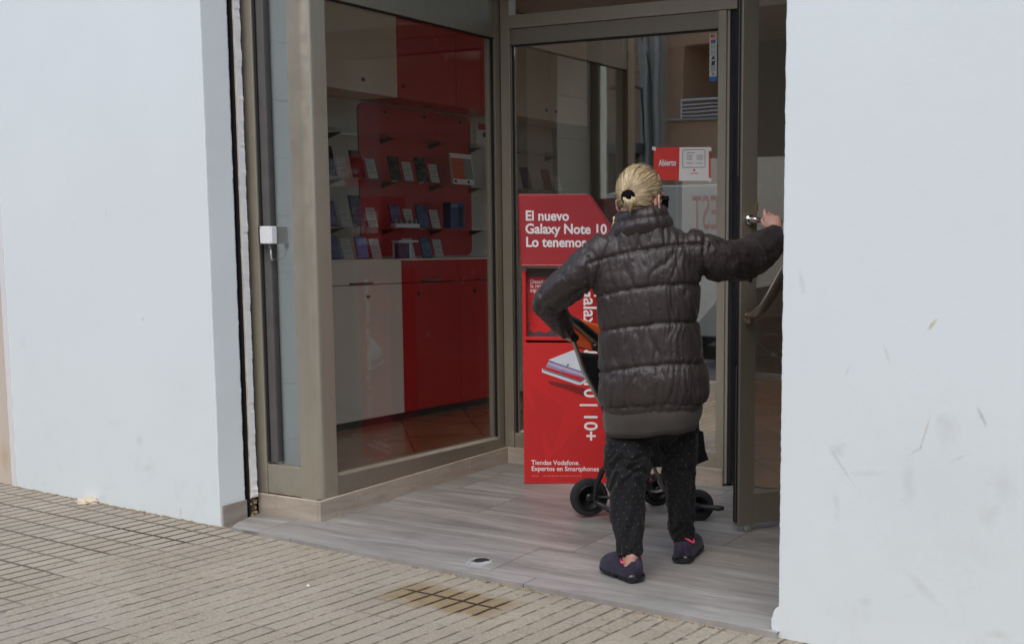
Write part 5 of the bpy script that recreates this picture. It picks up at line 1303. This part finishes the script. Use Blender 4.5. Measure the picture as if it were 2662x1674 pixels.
# ---- body: head, neck, trunk, arms, hands, legs, feet in one surface
FD = Vector(E2(math.cos(R(32))) + E1(math.sin(R(32)))); FR = Vector((FD.y, -FD.x, 0))      # facing, right
HC = Vector((-2.3713, 3.9814, 1.4107))
HA = (FR, FD, UP)
def H(r_, f, u_): return HC + FR * r_ + FD * f + UP * u_
mb = MB()
hr = []
for u_, a, fb, ff in ((-0.118, 0.022, -0.02, 0.085), (-0.108, 0.040, -0.035, 0.092), (-0.085, 0.055, -0.060, 0.094), (-0.055, 0.065, -0.082, 0.094), (-0.02, 0.072, -0.094, 0.093), (0.02, 0.076, -0.098, 0.092), (0.055, 0.066, -0.084, 0.080), (0.078, 0.047, -0.058, 0.058), (0.090, 0.022, -0.026, 0.028)):
    hr.append([H(a * math.cos(q), (ff + fb) / 2 + (ff - fb) / 2 * math.sin(q), u_) for q in [2 * math.pi * k / 28 for k in range(28)]])
mb.rings(hr)
mb.tube([H(0, 0.088, -0.018), H(0, 0.102, -0.042), H(0, 0.110, -0.056), H(0, 0.096, -0.062)], [0.008, 0.011, 0.014, 0.010], 10)   # nose
mb.tube([H(-0.024, 0.088, -0.080), H(0, 0.097, -0.078), H(0.024, 0.088, -0.080)], [0.004, 0.0075, 0.004], 8); mb.tube([H(-0.02, 0.088, -0.089), H(0, 0.096, -0.090), H(0.02, 0.088, -0.089)], [0.004, 0.008, 0.004], 8)   # lips
mb.tube([H(-0.05, 0.080, -0.006), H(-0.025, 0.092, -0.002), H(0, 0.094, -0.008), H(0.025, 0.092, -0.002), H(0.05, 0.080, -0.006)], 0.008, 8)   # brow
mb.tube([H(0, -0.035, -0.05), H(0, -0.025, -0.10), H(0, -0.02, -0.17)], [0.056, 0.055, 0.062], 20)   # neck
for s_ in (-1, 1):
    c = H(s_ * 0.081, -0.006, -0.043)
    earp = [c + FD * (0.017 * math.cos(q) * (0.8 + 0.25 * math.sin(q))) + UP * (0.031 * math.sin(q)) + FR * (s_ * (0.010 - 0.008 * math.cos(q))) for q in [2 * math.pi * k / 16 for k in range(16)]]
    mb.tube(earp, 0.0055, 8, closed=True); mb.ell(c + FR * (s_ * -0.002), 0.006, 0.017, 0.030, HA)
    mb.ell(c + UP * -0.030 + FD * 0.004, 0.006, 0.009, 0.009, HA)
mb.rings([ell_ring((-2.3630, 3.9800, 1.3036), 0.07, 0.06), ell_ring((-2.3572, 3.9830, 1.2234), 0.15, 0.085), ell_ring((-2.3485, 3.9874, 1.0945), 0.165, 0.10), ell_ring((-2.3398, 3.9919, 0.9158), 0.15, 0.10), ell_ring((-2.3308, 3.9965, 0.6367), 0.165, 0.115), ell_ring((-2.3307, 3.9966, 0.5206), 0.15, 0.11)])
mb.tube([(-2.4531, 3.9112, 1.1986), (-2.5955, 3.8493, 1.0734), (-2.6927, 3.8555, 0.9844), (-2.7473, 3.9736, 0.9065), (-2.7781, 4.0477, 0.8752)], [0.05, 0.046, 0.040, 0.030, 0.024], 16)
mb.tube([(-2.2162, 4.0554, 1.2084), (-2.1074, 4.1563, 1.1572), (-2.0793, 4.2664, 1.1578), (-2.0722, 4.4667, 1.2172), (-2.0707, 4.5575, 1.2692)], [0.05, 0.048, 0.044, 0.034, 0.026], 16)
mb.tube(legL, [q * 0.75 for q in rL], 20); mb.tube(legR, [q * 0.72 for q in rR_], 20)
mb.tube([(-2.3211, 3.8217, 0.0574), (-2.3197, 3.8224, 0.0080), (-2.3237, 3.8259, -0.0264)], [0.033, 0.029, 0.027], 16); mb.tube([(-2.2784, 4.1472, 0.0604), (-2.2767, 4.1480, 0.0083), (-2.2790, 4.1525, -0.0227)], [0.033, 0.029, 0.027], 16)
# right hand closed over the lever
mb.tube([(-2.0692, 4.5583, 1.2692), (-2.0845, 4.5785, 1.2955), (-2.0992, 4.5934, 1.3149), (-2.1051, 4.6016, 1.3273)], [0.027, 0.033, 0.037, 0.030], 16, flat=0.62, up=E2(1))
def finger(pts, r0, r1): mb.tube(pts, [r0 + (r1 - r0) * i / (len(pts) - 1) for i in range(len(pts))], 10)
finger([(-2.1195, 4.5830, 1.3060), (-2.1298, 4.5833, 1.3340), (-2.1378, 4.5961, 1.3500), (-2.1463, 4.6142, 1.3575), (-2.1572, 4.6423, 1.3387)], 0.0088, 0.0075)                                      # index
finger([(-2.1086, 4.5886, 1.3131), (-2.1178, 4.5951, 1.3359), (-2.1288, 4.6232, 1.3453), (-2.1418, 4.6559, 1.3319), (-2.1458, 4.6651, 1.3143)], 0.0082, 0.007)
finger([(-2.0966, 4.6004, 1.3133), (-2.1041, 4.6077, 1.3344), (-2.1135, 4.6367, 1.3403), (-2.1263, 4.6694, 1.3268), (-2.1303, 4.6786, 1.3109)], 0.0080, 0.007)
finger([(-2.0824, 4.6077, 1.3081), (-2.0883, 4.6159, 1.3258), (-2.0976, 4.6448, 1.3316), (-2.1082, 4.6731, 1.3180), (-2.1122, 4.6823, 1.3039)], 0.0074, 0.0062)
finger([(-2.1099, 4.5710, 1.2901), (-2.1325, 4.5819, 1.2990), (-2.1538, 4.6103, 1.3152), (-2.1640, 4.6445, 1.3264)], 0.011, 0.0085)                                                        # thumb
# left hand on the stroller grip
mb.tube([(-2.7643, 4.0099, 0.8901), (-2.7766, 4.0485, 0.8718), (-2.7846, 4.0781, 0.8540)], [0.026, 0.032, 0.028], 14, flat=0.6, up=E2(1))
for i, (du, dd_) in enumerate(((-9, 0.0), (-3, 0.01), (3, 0.02), (9, 0.03))):
    o_ = E1(du * 0.00172) + UP * (-du * 0.0012) + E2(dd_)
    finger([Vector((-2.7789, 4.0698, 0.8582)) + o_, Vector((-2.7901, 4.0922, 0.8406)) + o_, Vector((-2.8103, 4.1155, 0.8294)) + o_, Vector((-2.8268, 4.1183, 0.8338)) + o_], 0.0095, 0.0075)
finger([(-2.7724, 4.0394, 0.8760), (-2.7655, 4.0655, 0.8677), (-2.7759, 4.1051, 0.8473)], 0.011, 0.0085)
body = remesh(mb, 0.0036, 'body', 3)
def skin_mat():
    t = NT('skin'); p = t.obj()
    col = t.ramp(t.noise(p, 22, 4), (0.3, (0.50, 0.27, 0.20)), (0.7, (0.60, 0.36, 0.28)))
    col = t.mix(t.range(t.noise(p, 120, 3), 0.5, 0.75, 0, 0.25), col, (0.45, 0.20, 0.15))
    t.set(base=col, rough=0.5, sss=0.12, normal=t.bump(t.noise(p, 260, 3), 0.2, 0.001)); t.b.inputs['Subsurface Radius'].default_value = (0.012, 0.004, 0.002)
    return t.m
bo = link(body, 'body', skin_mat(), PR)
for s_ in (-1, 1):
    mb = MB(); mb.ell(H(s_ * 0.031, 0.079, -0.030), 0.012, 0.012, 0.012, HA); mb.obj('eye', M['card'], PR, smooth=True)

# ---- hair pulled back into a short ponytail
SC = Vector((-2.3560, 3.8712, 1.3909))
hv = []; n_, m_ = 340, 120
uh = (SC - HC).normalized()
mb = MB(); rings = []
t1 = uh.orthogonal().normalized(); t2 = uh.cross(t1)
hairattr = []
for j in range(m_ + 1):
    th_ = math.pi * (0.03 + 0.95 * j / m_); ring = []
    for k in range(n_):
        q = 2 * math.pi * k / n_
        d = uh * math.cos(th_) + (t1 * math.cos(q) + t2 * math.sin(q)) * math.sin(th_)
        r_, f, u_ = d.dot(FR), d.dot(FD), d.dot(UP)
        base = Vector((r_ * 0.0815, f * 0.101 - 0.002, u_ * (0.103 if u_ > 0 else 0.112)))
        cq, sq_ = math.cos(q), math.sin(q)
        swirl = q + 0.25 * math.sin(th_ * 2)
        g = mnoise.noise(Vector((math.cos(swirl) * 6, math.sin(swirl) * 6, th_ * 0.7))); g2 = mnoise.noise(Vector((math.cos(swirl) * 16, math.sin(swirl) * 16, th_ * 1.0 + 5))); g3 = mnoise.noise(Vector((math.cos(swirl) * 44, math.sin(swirl) * 44, th_ * 1.2 + 9)))
        s_ = 1 + (0.040 * g + 0.026 * (0.4 - abs(g2)) + 0.018 * g3) * min(1, th_ / 0.5)
        flat_ = 1.0
        ring.append(H(base.x * s_, base.y * s_, base.z * s_)); hairattr.append(0.5 + 0.35 * g2 + 0.55 * g3 + 0.2 * g)
    rings.append(ring)
mb.rings(rings, cap=True)
# drop the face, the ears' surroundings and everything under the nape
keep = []
for f in mb.f:
    c = sum((Vector(mb.v[i]) for i in f), Vector()) / len(f) - HC
    r_, fw, u_ = c.dot(FR), c.dot(FD), c.dot(UP)
    line = -0.052 + 0.9 * max(0, fw + 0.02) if fw < 0.045 else 0.01 + 1.3 * (fw - 0.045)
    if abs(r_) > 0.055 and fw > -0.034: line = max(line, -0.014 + 0.6 * max(0, fw))
    keep.append(u_ > line)
mb.mi = [q for q, k in zip(mb.mi, keep) if k]; mb.f = [q for q, k in zip(mb.f, keep) if k]
hair = mb.obj('hair', M['card'], PR, smooth=True)
ca = hair.data.attributes.new('strand', 'FLOAT', 'POINT'); ca.data.foreach_set('value', hairattr[:len(hair.data.vertices)])
def hair_mat(name='blond_hair', attr=True):
    t = NT(name); p = t.obj()
    v = t.attr('strand').outputs['Fac'] if attr else t.noise(t.map(p, (1, 1, 0.15)), 90, 4)
    col = t.ramp(v, (0.14, (0.13, 0.085, 0.038)), (0.42, (0.42, 0.32, 0.175)), (0.70, (0.66, 0.56, 0.36)))
    t.set(base=col, rough=0.42, spec=0.45); t.b.inputs['Anisotropic'].default_value = 0.4
    return t.m
hair.data.materials.clear(); hair.data.materials.append(hair_mat())
sol = hair.modifiers.new('t', 'SOLIDIFY'); sol.thickness = 0.004; sol.offset = -1
# loose strands over the cap and the tail
def strand_set(n0, n1, rad, lift):
    mb = MB()
    for k in range(n0, n1):
        rr = random.Random(k); q = rr.uniform(0, 2 * math.pi); st0 = rr.choice([0.16, 0.16, rr.uniform(0.2, 1.2)]); reach = rr.uniform(0.8, 2.3); pts = []
        wv_ = rr.uniform(0.01, 0.05); fly = rr.random() < 0.10; lf = lift + rr.uniform(0, 0.012)
        for i in range(11):
            th_ = st0 + max(0.1, reach - st0) * i / 10; qq = q + wv_ * math.sin(th_ * 3.1 + k) 
            d = uh * math.cos(th_) + (t1 * math.cos(qq) + t2 * math.sin(qq)) * math.sin(th_)
            r_, f, u_ = d.dot(FR), d.dot(FD), d.dot(UP)
            s_ = 1.010 + lf + 0.006 * math.sin(th_ * 4 + k * 1.7) + (0.07 * (i / 10) ** 2 if fly else 0)
            pt = H(r_ * 0.0815 * s_, f * 0.101 * s_ - 0.002, u_ * (0.103 if u_ > 0 else 0.112) * s_)
            fw = (pt - HC).dot(FD); uu = (pt - HC).dot(UP); rr2 = abs((pt - HC).dot(FR))
            line = -0.055 + 0.9 * max(0, fw + 0.02) if fw < 0.045 else 0.01 + 1.3 * (fw - 0.045)
            if rr2 > 0.055 and fw > -0.034: line = max(line, -0.016 + 0.6 * max(0, fw))
            if uu < line: break
            pts.append(pt)
        if len(pts) > 3: mb.tube(pts, [rad * (1 - 0.5 * i / len(pts)) * rr.uniform(0.8, 1.2) for i in range(len(pts))], 4)
    return mb
def strand_mat(name, col, v=0.25):
    t = NT(name); t.set(base=t.ramp(t.noise(t.obj(), 28, 3), (0.3, tuple(q * (1 - v) for q in col)), (0.7, tuple(q * (1 + v) for q in col))), rough=0.38, spec=0.5); return t.m
for n0, n1, rad, lf, col in ((0, 850, 0.0011, 0.004, (0.56, 0.455, 0.28)), (850, 1500, 0.0011, 0.002, (0.40, 0.29, 0.15)), (1500, 2000, 0.0010, 0.0, (0.17, 0.11, 0.05))):
    strand_set(n0, n1, rad, lf).obj('hair_strands', strand_mat('hair_strand', col), PR, smooth=True)
mb = MB()
for k in range(70):
    rr = random.Random(900 + k); a = rr.uniform(0, 6.28); sp = rr.uniform(0, 1) ** 0.6
    o0 = E1(math.cos(a) * 0.013) + UP * (math.sin(a) * 0.008)
    tip = (-2.3433, 3.8608, 1.3422) if k % 3 else (-2.3519, 3.8508, 1.3482)
    if k % 17 == 0: tip = (-2.3435, 3.8551, 1.3234)
    mid = Vector((-2.3397, 3.8548, 1.3700)) + E1(math.cos(a) * 0.020 * sp) + E2(math.sin(a) * 0.016 * sp)
    mb.tube([Vector(SC) + E2(-0.012) + o0, (Vector(SC) + mid) / 2 + E2(-0.014) + o0 * 0.9 + UP * 0.004, mid, Vector(tip) + E1(math.cos(a) * 0.012 * sp + 0.004 * math.sin(k)) + E2(math.sin(a) * 0.01) + UP * rr.uniform(-0.006, 0.012)], [0.003, 0.0038, 0.0034, 0.0009], 6)
mb.obj('ponytail', hair_mat('blond_ponytail', False), PR, smooth=True)
mb = MB()
for k in range(14):
    rr = random.Random(50 + k)
    mb.tube([H(-0.078, 0.005 + rr.uniform(-0.012, 0.012), -0.02), H(-0.088 + rr.uniform(-0.005, .005), 0.01 + rr.uniform(-0.01, 0.01), -0.07), Vector((-2.4442, 3.9158, 1.3153)) + E1(rr.uniform(-0.008, 0.008)), Vector((-2.4434, 3.8993, 1.2801)) + E1(rr.uniform(-0.006, 0.01)) + UP * rr.uniform(-0.01, 0.01)], [0.002, 0.0025, 0.002, 0.0008], 5)
mb.obj('loose_lock', hair_mat('brown_blond_lock', False), PR, smooth=True)
mb = MB()
ax = (Vector(SC) - HC).normalized()
sa = ax.orthogonal().normalized(); sb_ = ax.cross(sa)
for k in range(3):
    pts = [SC + ax * (0.000 + 0.006 * k) + (sa * math.cos(q) + sb_ * math.sin(q)) * (0.019 + 0.0025 * mnoise.noise(Vector((math.cos(q) * 3, math.sin(q) * 3, k)))) for q in [2 * math.pi * i / 26 for i in range(26)]]
    mb.tube(pts, [0.0075 + 0.002 * mnoise.noise(Vector((i * 0.8, k, 0))) for i in range(26)], 8, closed=True)
mb.ell(SC + ax * 0.010, 0.024, 0.020, 0.024)
mb.obj('scrunchie', simple('black_velvet', (0.006, 0.004, 0.006), 0.85, spec=0.1), PR, smooth=True)
# sunglasses
mb = MB(); ring1 = []
for i in range(17):
    a = -1.25 + 2.5 * i / 16
    base = H(0.080 * math.sin(a), 0.050 + 0.056 * math.cos(a), -0.034)
    outd = (FR * math.sin(a) + FD * math.cos(a))
    hgt = 0.023 - 0.012 * math.exp(-(a / 0.12) ** 2)
    ring1.append([base + UP * hgt + outd * 0.003, base + UP * hgt + outd * 0.007, base - UP * hgt * 1.05 + outd * 0.005, base - UP * hgt * 1.05 + outd * 0.001])
mb.rings(ring1)
for s_ in (-1, 1):
    mb.tube([H(s_ * 0.080, 0.070, -0.024), H(s_ * 0.083, 0.03, -0.024), H(s_ * 0.085, 0.0, -0.026), H(s_ * 0.084, -0.012, -0.034)], [0.007, 0.005, 0.0035, 0.003], 8, flat=0.5)
mb.obj('sunglasses', simple('black_gloss_plastic', (0.012, 0.012, 0.013), 0.18), PR, bevel=0.0)

# ---- shoes
navy_k = NT('navy_knit_shoe'); p_ = navy_k.obj()
wv = navy_k.noise(navy_k.map(p_, (1, 1, 2.2)), 90, 3)
navy_k.set(base=navy_k.ramp(navy_k.noise(p_, 9, 3), (0.35, (0.012, 0.011, 0.027)), (0.65, (0.024, 0.014, 0.036))), rough=0.85, sheen=0.1, normal=navy_k.bump(wv, 0.5, 0.003))
sole_m = simple('black_bubble_sole', (0.012, 0.012, 0.016), 0.22, bump=0.05)
pinkm = simple('pink_trim', (0.85, 0.10, 0.20), 0.7)
def shoe(heel, toe, side_label):
    heel, toe = Vector(heel), Vector(toe); d = toe - heel; L = d.length; f = d.normalized(); r_ = f.cross(Vector((0, 0, 1))).normalized(); up = r_.cross(f)
    S = lambda s, w, h_: heel + f * s * L + r_ * w + up * h_
    prof = [(-0.03, 0.020, 0.070), (0.03, 0.033, 0.096), (0.12, 0.040, 0.100), (0.25, 0.042, 0.098), (0.38, 0.043, 0.098), (0.52, 0.047, 0.098), (0.66, 0.051, 0.092), (0.80, 0.051, 0.083), (0.92, 0.045, 0.072), (0.99, 0.034, 0.058), (1.03, 0.016, 0.042)]
    mb = MB(); rings = []
    for s_, w, h_ in prof:
        ex = 0.42 + 0.5 * min(1, max(0, (s_ - 0.2) / 0.4))
        rings.append([S(s_, w * math.copysign(abs(math.cos(q)) ** ex, math.cos(q)), 0.022 + (h_ - 0.022) * max(0, math.sin(q)) ** 0.75 - 0.004 * max(0, -math.sin(q))) for q in [2 * math.pi * k / 24 for k in range(24)]])
    mb.rings(rings); sh = mb.obj('shoe', navy_k.m, PR, smooth=True); ss = sh.modifiers.new('s', 'SUBSURF'); ss.levels = 1; ss.render_levels = 1
    mb = MB()
    # bubble sole: row of lobes
    for s_, w, rl in ((0.04, 0.030, 0.030), (0.17, 0.033, 0.030), (0.31, 0.034, 0.028), (0.50, 0.040, 0.024), (0.63, 0.043, 0.022), (0.75, 0.044, 0.021), (0.86, 0.040, 0.019), (0.95, 0.028, 0.017)):
        mb.ell(S(s_, 0, 0.020), L * 0.085, w + 0.011, 0.0225, (f, r_, up), 20, 10)
    so = mb.obj('sole', sole_m, sh, smooth=True)
    mb = MB(); pts = [S(0.20 + 0.145 * math.cos(q), 0.041 * math.sin(q), 0.100 + 0.006 * math.cos(q * 2) - 0.020 * abs(math.sin(q)) ** 2 * (1 if math.sin(q) < 0 else 0.8)) for q in [2 * math.pi * k / 30 for k in range(30)]]
    mb.tube(pts, 0.0042, 8, closed=True); mb.obj('pink_collar', pinkm, sh, smooth=True)
    mb = MB(); mb.tube([S(0.0, 0, 0.03), S(-0.02, 0, 0.07), S(0.03, 0, 0.092)], [0.014, 0.012, 0.006], 12); mb.obj('heel_counter', navy_k.m, sh, smooth=True)
shoe((-2.2865, 3.8169, -0.0520), (-2.4813, 3.9063, -0.0490), 'left')
shoe((-2.2530, 4.0984, -0.0430), (-2.3152, 4.3208, -0.0360), 'right')

# ================================================================== STROLLER
ST = thing('stroller', (-2.8271, 4.8009, -0.0300), 'black and orange folding stroller with silver tubes pushed through the doorway', 'stroller')
silver = simple('silver_tube', (0.42, 0.40, 0.37), 0.32, 0.9, bump=0.03)
blk = simple('black_plastic', (0.015, 0.015, 0.017), 0.38, bump=0.05)
tyre = simple('grey_black_tyre', (0.022, 0.024, 0.026), 0.75, bump=0.2)
org = simple('orange_fabric', (0.62, 0.095, 0.018), 0.75, var=0.1, bump=0.4, bscale=200)
blf = simple('black_fabric', (0.013, 0.013, 0.015), 0.85, var=0.2, bump=0.4, bscale=160)
foam = simple('black_foam_grip', (0.014, 0.014, 0.014), 0.95, bump=0.5)
m = MB(); m.tube([(-2.7726, 3.9718, 0.9056), (-2.7842, 4.0446, 0.8786), (-2.7846, 4.1119, 0.8517), (-2.7886, 4.1548, 0.8259)], [0.014, 0.017, 0.0185, 0.0185], 14); m.obj('handle_grip', foam, ST, smooth=True)
m = MB(); m.tube([(-2.7882, 4.1325, 0.8380), (-2.7938, 4.1746, 0.7783), (-2.7929, 4.2201, 0.6925), (-2.7855, 4.3025, 0.5814), (-2.7748, 4.4205, 0.4478), (-2.7915, 4.5243, 0.2894)], 0.0095, 12); m.obj('frame_tube', silver, ST, smooth=True)
m = MB(); m.tube([(-2.8445, 4.1823, 0.9067), (-2.8276, 4.2135, 0.8789), (-2.8088, 4.2681, 0.8350), (-2.7828, 4.3264, 0.7814), (-2.7251, 4.4460, 0.7086), (-2.6025, 4.5652, 0.7046)], 0.0085, 12); m.obj('hood_bow', silver, ST, smooth=True)
m = MB(); m.tube([(-2.8335, 4.1879, 0.9138), (-2.8173, 4.2300, 0.8890), (-2.7983, 4.2847, 0.8470), (-2.7817, 4.3382, 0.8060), (-2.7250, 4.4461, 0.7363), (-2.6026, 4.5652, 0.7326)], [0.012, 0.016, 0.018, 0.016, 0.015, 0.01], 12, flat=0.6); m.obj('hood_edge', blf, ST, smooth=True)
# orange seat back / hood panel
def sheet(name, grid, mat, th_=0.006, amp=0.006, seed=0, par=None):
    """grid of control points -> smooth cloth with thickness"""
    bm = bmesh.new(); rows = []
    for r__ in grid: rows.append([bm.verts.new(Vector(p)) for p in r__])
    for a in range(len(rows) - 1):
        for b in range(len(rows[0]) - 1): bm.faces.new((rows[a][b], rows[a][b + 1], rows[a + 1][b + 1], rows[a + 1][b]))
    bmesh.ops.subdivide_edges(bm, edges=bm.edges[:], cuts=5, use_grid_fill=True, smooth=0.6)
    for v in bm.verts: v.co += E2(amp * mnoise.noise(v.co * 14 + Vector((seed, 0, 0)))) + UP * (amp * 0.3 * mnoise.noise(v.co * 20))
    og = parent_world(ST)
    for v in bm.verts: v.co -= og
    me = bpy.data.meshes.new(name); bm.to_mesh(me); bm.free(); me.materials.append(mat); me.polygons.foreach_set('use_smooth', [True] * len(me.polygons))
    o = bpy.data.objects.new(name, me); scene.collection.objects.link(o); o.parent = ST
    so = o.modifiers.new('t', 'SOLIDIFY'); so.thickness = th_
    return o
sheet('orange_hood', [[(-2.8622, 4.1957, 0.9088), (-2.8268, 4.2701, 0.8953), (-2.7869, 4.3468, 0.8688), (-2.6075, 4.5739, 0.7036)], [(-2.8477, 4.1582, 0.8478), (-2.8264, 4.2365, 0.8113), (-2.7931, 4.3324, 0.7732), (-2.6075, 4.5739, 0.6849)], [(-2.8200, 4.1949, 0.7861), (-2.8107, 4.2446, 0.7720), (-2.7851, 4.3365, 0.7551), (-2.6074, 4.5740, 0.6568)]], org)
sheet('hood_pocket', [[(-2.8437, 4.1433, 0.8701), (-2.8332, 4.1712, 0.8617), (-2.8229, 4.1934, 0.8394)], [(-2.8348, 4.1423, 0.8424), (-2.8273, 4.1686, 0.8374), (-2.8205, 4.1834, 0.8242)]], org, 0.004, 0.003)
m = MB(); m.ell((-2.7880, 4.3013, 0.7813), 0.018, 0.012, 0.016); m.obj('hinge', blk, ST, smooth=True)
lettering('printed_mark', 'sport', 0.018, Vector((-2.7913, 4.2377, 0.7663)), E1(1), UP, simple('dark_orange_print', (0.42, 0.06, 0.012), 0.7), ST) if False else None
sheet('seat_back', [[(-2.8211, 4.2280, 0.7620), (-2.7958, 4.3197, 0.7486), (-2.6862, 4.4885, 0.7162), (-2.4960, 4.5638, 0.7289)], [(-2.8135, 4.2769, 0.6534), (-2.7954, 4.3649, 0.6200), (-2.7069, 4.5229, 0.6091), (-2.4983, 4.6076, 0.6131)], [(-2.7923, 4.3328, 0.5446), (-2.7746, 4.4206, 0.5038), (-2.7275, 4.5572, 0.4905), (-2.5002, 4.6516, 0.4950)], [(-2.7651, 4.4255, 0.3729), (-2.7636, 4.4937, 0.3442), (-2.7142, 4.6090, 0.3313), (-2.4934, 4.7000, 0.3939)]], blf, 0.012, 0.008, 4)
sheet('seat_base', [[(-2.7856, 4.4374, 0.3695), (-2.6703, 4.6091, 0.3446), (-2.5113, 4.7133, 0.3907), (-2.5138, 4.7345, 0.3779)], [(-2.7965, 4.4543, 0.2904), (-2.6803, 4.6265, 0.2640), (-2.5203, 4.7312, 0.3101), (-2.5092, 4.7593, 0.3029)], [(-2.7905, 4.4799, 0.2679), (-2.6903, 4.6438, 0.2273), (-2.5455, 4.7182, 0.2284), (-2.5028, 4.7851, 0.2488)]], blf, 0.02, 0.006, 8)
# crossing tubes under the seat
m = MB(); m.tube([(-2.7275, 4.5572, 0.3952), (-2.7040, 4.6143, 0.2696), (-2.6758, 4.6962, 0.1101)], 0.0085, 10); m.obj('cross_tube', silver, ST, smooth=True)
m = MB(); m.tube([(-2.7117, 4.7003, 0.1609), (-2.6961, 4.7083, 0.1216), (-2.6823, 4.7154, 0.0980)], 0.010, 10); m.tube([(-2.6823, 4.7154, 0.0980), (-2.7266, 4.7263, 0.0835), (-2.7577, 4.7216, 0.0872)], 0.007, 8); m.obj('brake_bar', silver, ST, smooth=True)
m = MB(); m.ell((-2.7326, 4.6670, 0.1509), 0.016, 0.010, 0.008); m.obj('red_catch', simple('red_plastic', (0.75, 0.06, 0.03), 0.4), ST, smooth=True)
m = MB(); m.tube([(-2.7107, 4.6333, 0.2407), (-2.7634, 4.6737, 0.1605), (-2.7880, 4.7735, 0.0806), (-2.8105, 4.8518, 0.0231)], [0.017, 0.018, 0.016, 0.015], 12); m.tube([(-2.8285, 4.5053, 0.2699), (-2.7821, 4.5742, 0.2341), (-2.7107, 4.6333, 0.2407), (-2.5929, 4.7051, 0.2204)], 0.014, 12); m.obj('lower_frame', blk, ST, smooth=True)
def wheel(c, axis, r_, w, nm='wheel'):
    c, axis = Vector(c), Vector(axis).normalized(); a = axis.cross(UP).normalized(); b = UP
    def rg(y, q): return [c + axis * y + (a * math.cos(k) + b * math.sin(k)) * q for k in [2 * math.pi * i / 40 for i in range(40)]]
    m = MB(); m.rings([rg(-w * 0.5, r_ * 0.72), rg(-w * 0.52, r_ * 0.86), rg(-w * 0.42, r_ * 0.97), rg(0, r_), rg(w * 0.42, r_ * 0.97), rg(w * 0.52, r_ * 0.86), rg(w * 0.5, r_ * 0.72)], True)
    wh = m.obj('wheel', tyre, ST, smooth=True)
    e = wh.modifiers.new('e', 'EDGE_SPLIT'); e.split_angle = R(50)
    for s_ in (-1, 1):
        m = MB(); y = s_ * w * 0.5
        m.rings([rg(y + s_ * 0.001, r_ * 0.70), rg(y + s_ * 0.004, r_ * 0.62), rg(y - s_ * 0.004, r_ * 0.52), rg(y - s_ * 0.004, r_ * 0.25), rg(y + s_ * 0.006, r_ * 0.20), rg(y + s_ * 0.008, r_ * 0.05)], True); m.obj('hub', blk, wh, smooth=True)
ax_ = Vector(E1(0.93) + E2(-0.36))       # axle direction
WL = Vector((-3.02, 4.60, -0.027 + 0.082)); 
wheel((-2.9880, 4.5582, 0.0640), E1(0.36) + E2(-0.93), 0.088, 0.038)
wheel((-2.7155, 4.4285, 0.0339), E1(0.30) + E2(-0.95), 0.070, 0.034)
wheel((-2.8117, 4.8737, 0.0598), E1(0.36) + E2(-0.93), 0.078, 0.034)
wheel((-2.5097, 4.7141, 0.0458), E1(0.15) + E2(-0.99), 0.074, 0.036)
m = MB(); m.tube([(-2.8285, 4.5053, 0.2642), (-2.8800, 4.5014, 0.2023), (-2.9148, 4.5059, 0.1322), (-2.9201, 4.5032, 0.0737), (-2.9151, 4.5058, 0.0562), (-2.8353, 4.4794, 0.0390), (-2.7837, 4.4609, 0.0273)], [0.013, 0.013, 0.0125, 0.012, 0.012, 0.011, 0.011], 12); m.obj('wheel_fork', blk, ST, smooth=True)
m = MB(); m.tube([(-2.5929, 4.7051, 0.2204), (-2.5619, 4.7210, 0.1524), (-2.5377, 4.7335, 0.0939), (-2.5289, 4.7380, 0.0410)], [0.014, 0.013, 0.012, 0.012], 12); m.obj('wheel_fork', blk, ST, smooth=True)
m = MB(); m.tube([(-2.4959, 4.6762, 0.0567), (-2.4355, 4.6961, 0.0477), (-2.3994, 4.7090, 0.0462), (-2.3769, 4.7149, 0.0475)], [0.014, 0.0145, 0.0165, 0.011], 12, flat=0.8); m.obj('brake_pedal', blk, ST, smooth=True)
m = MB(); m.ell((-2.4909, 4.6788, 0.0644), 0.004, 0.004, 0.004); m.obj('axle_cap', silver, ST, smooth=True)
m = MB(); m.tube([(-2.9880, 4.5582, 0.0640), (-2.8479, 4.6078, 0.0654), (-2.8117, 4.8737, 0.0557)], 0.008, 8); m.obj('axle', blk, ST, smooth=True)
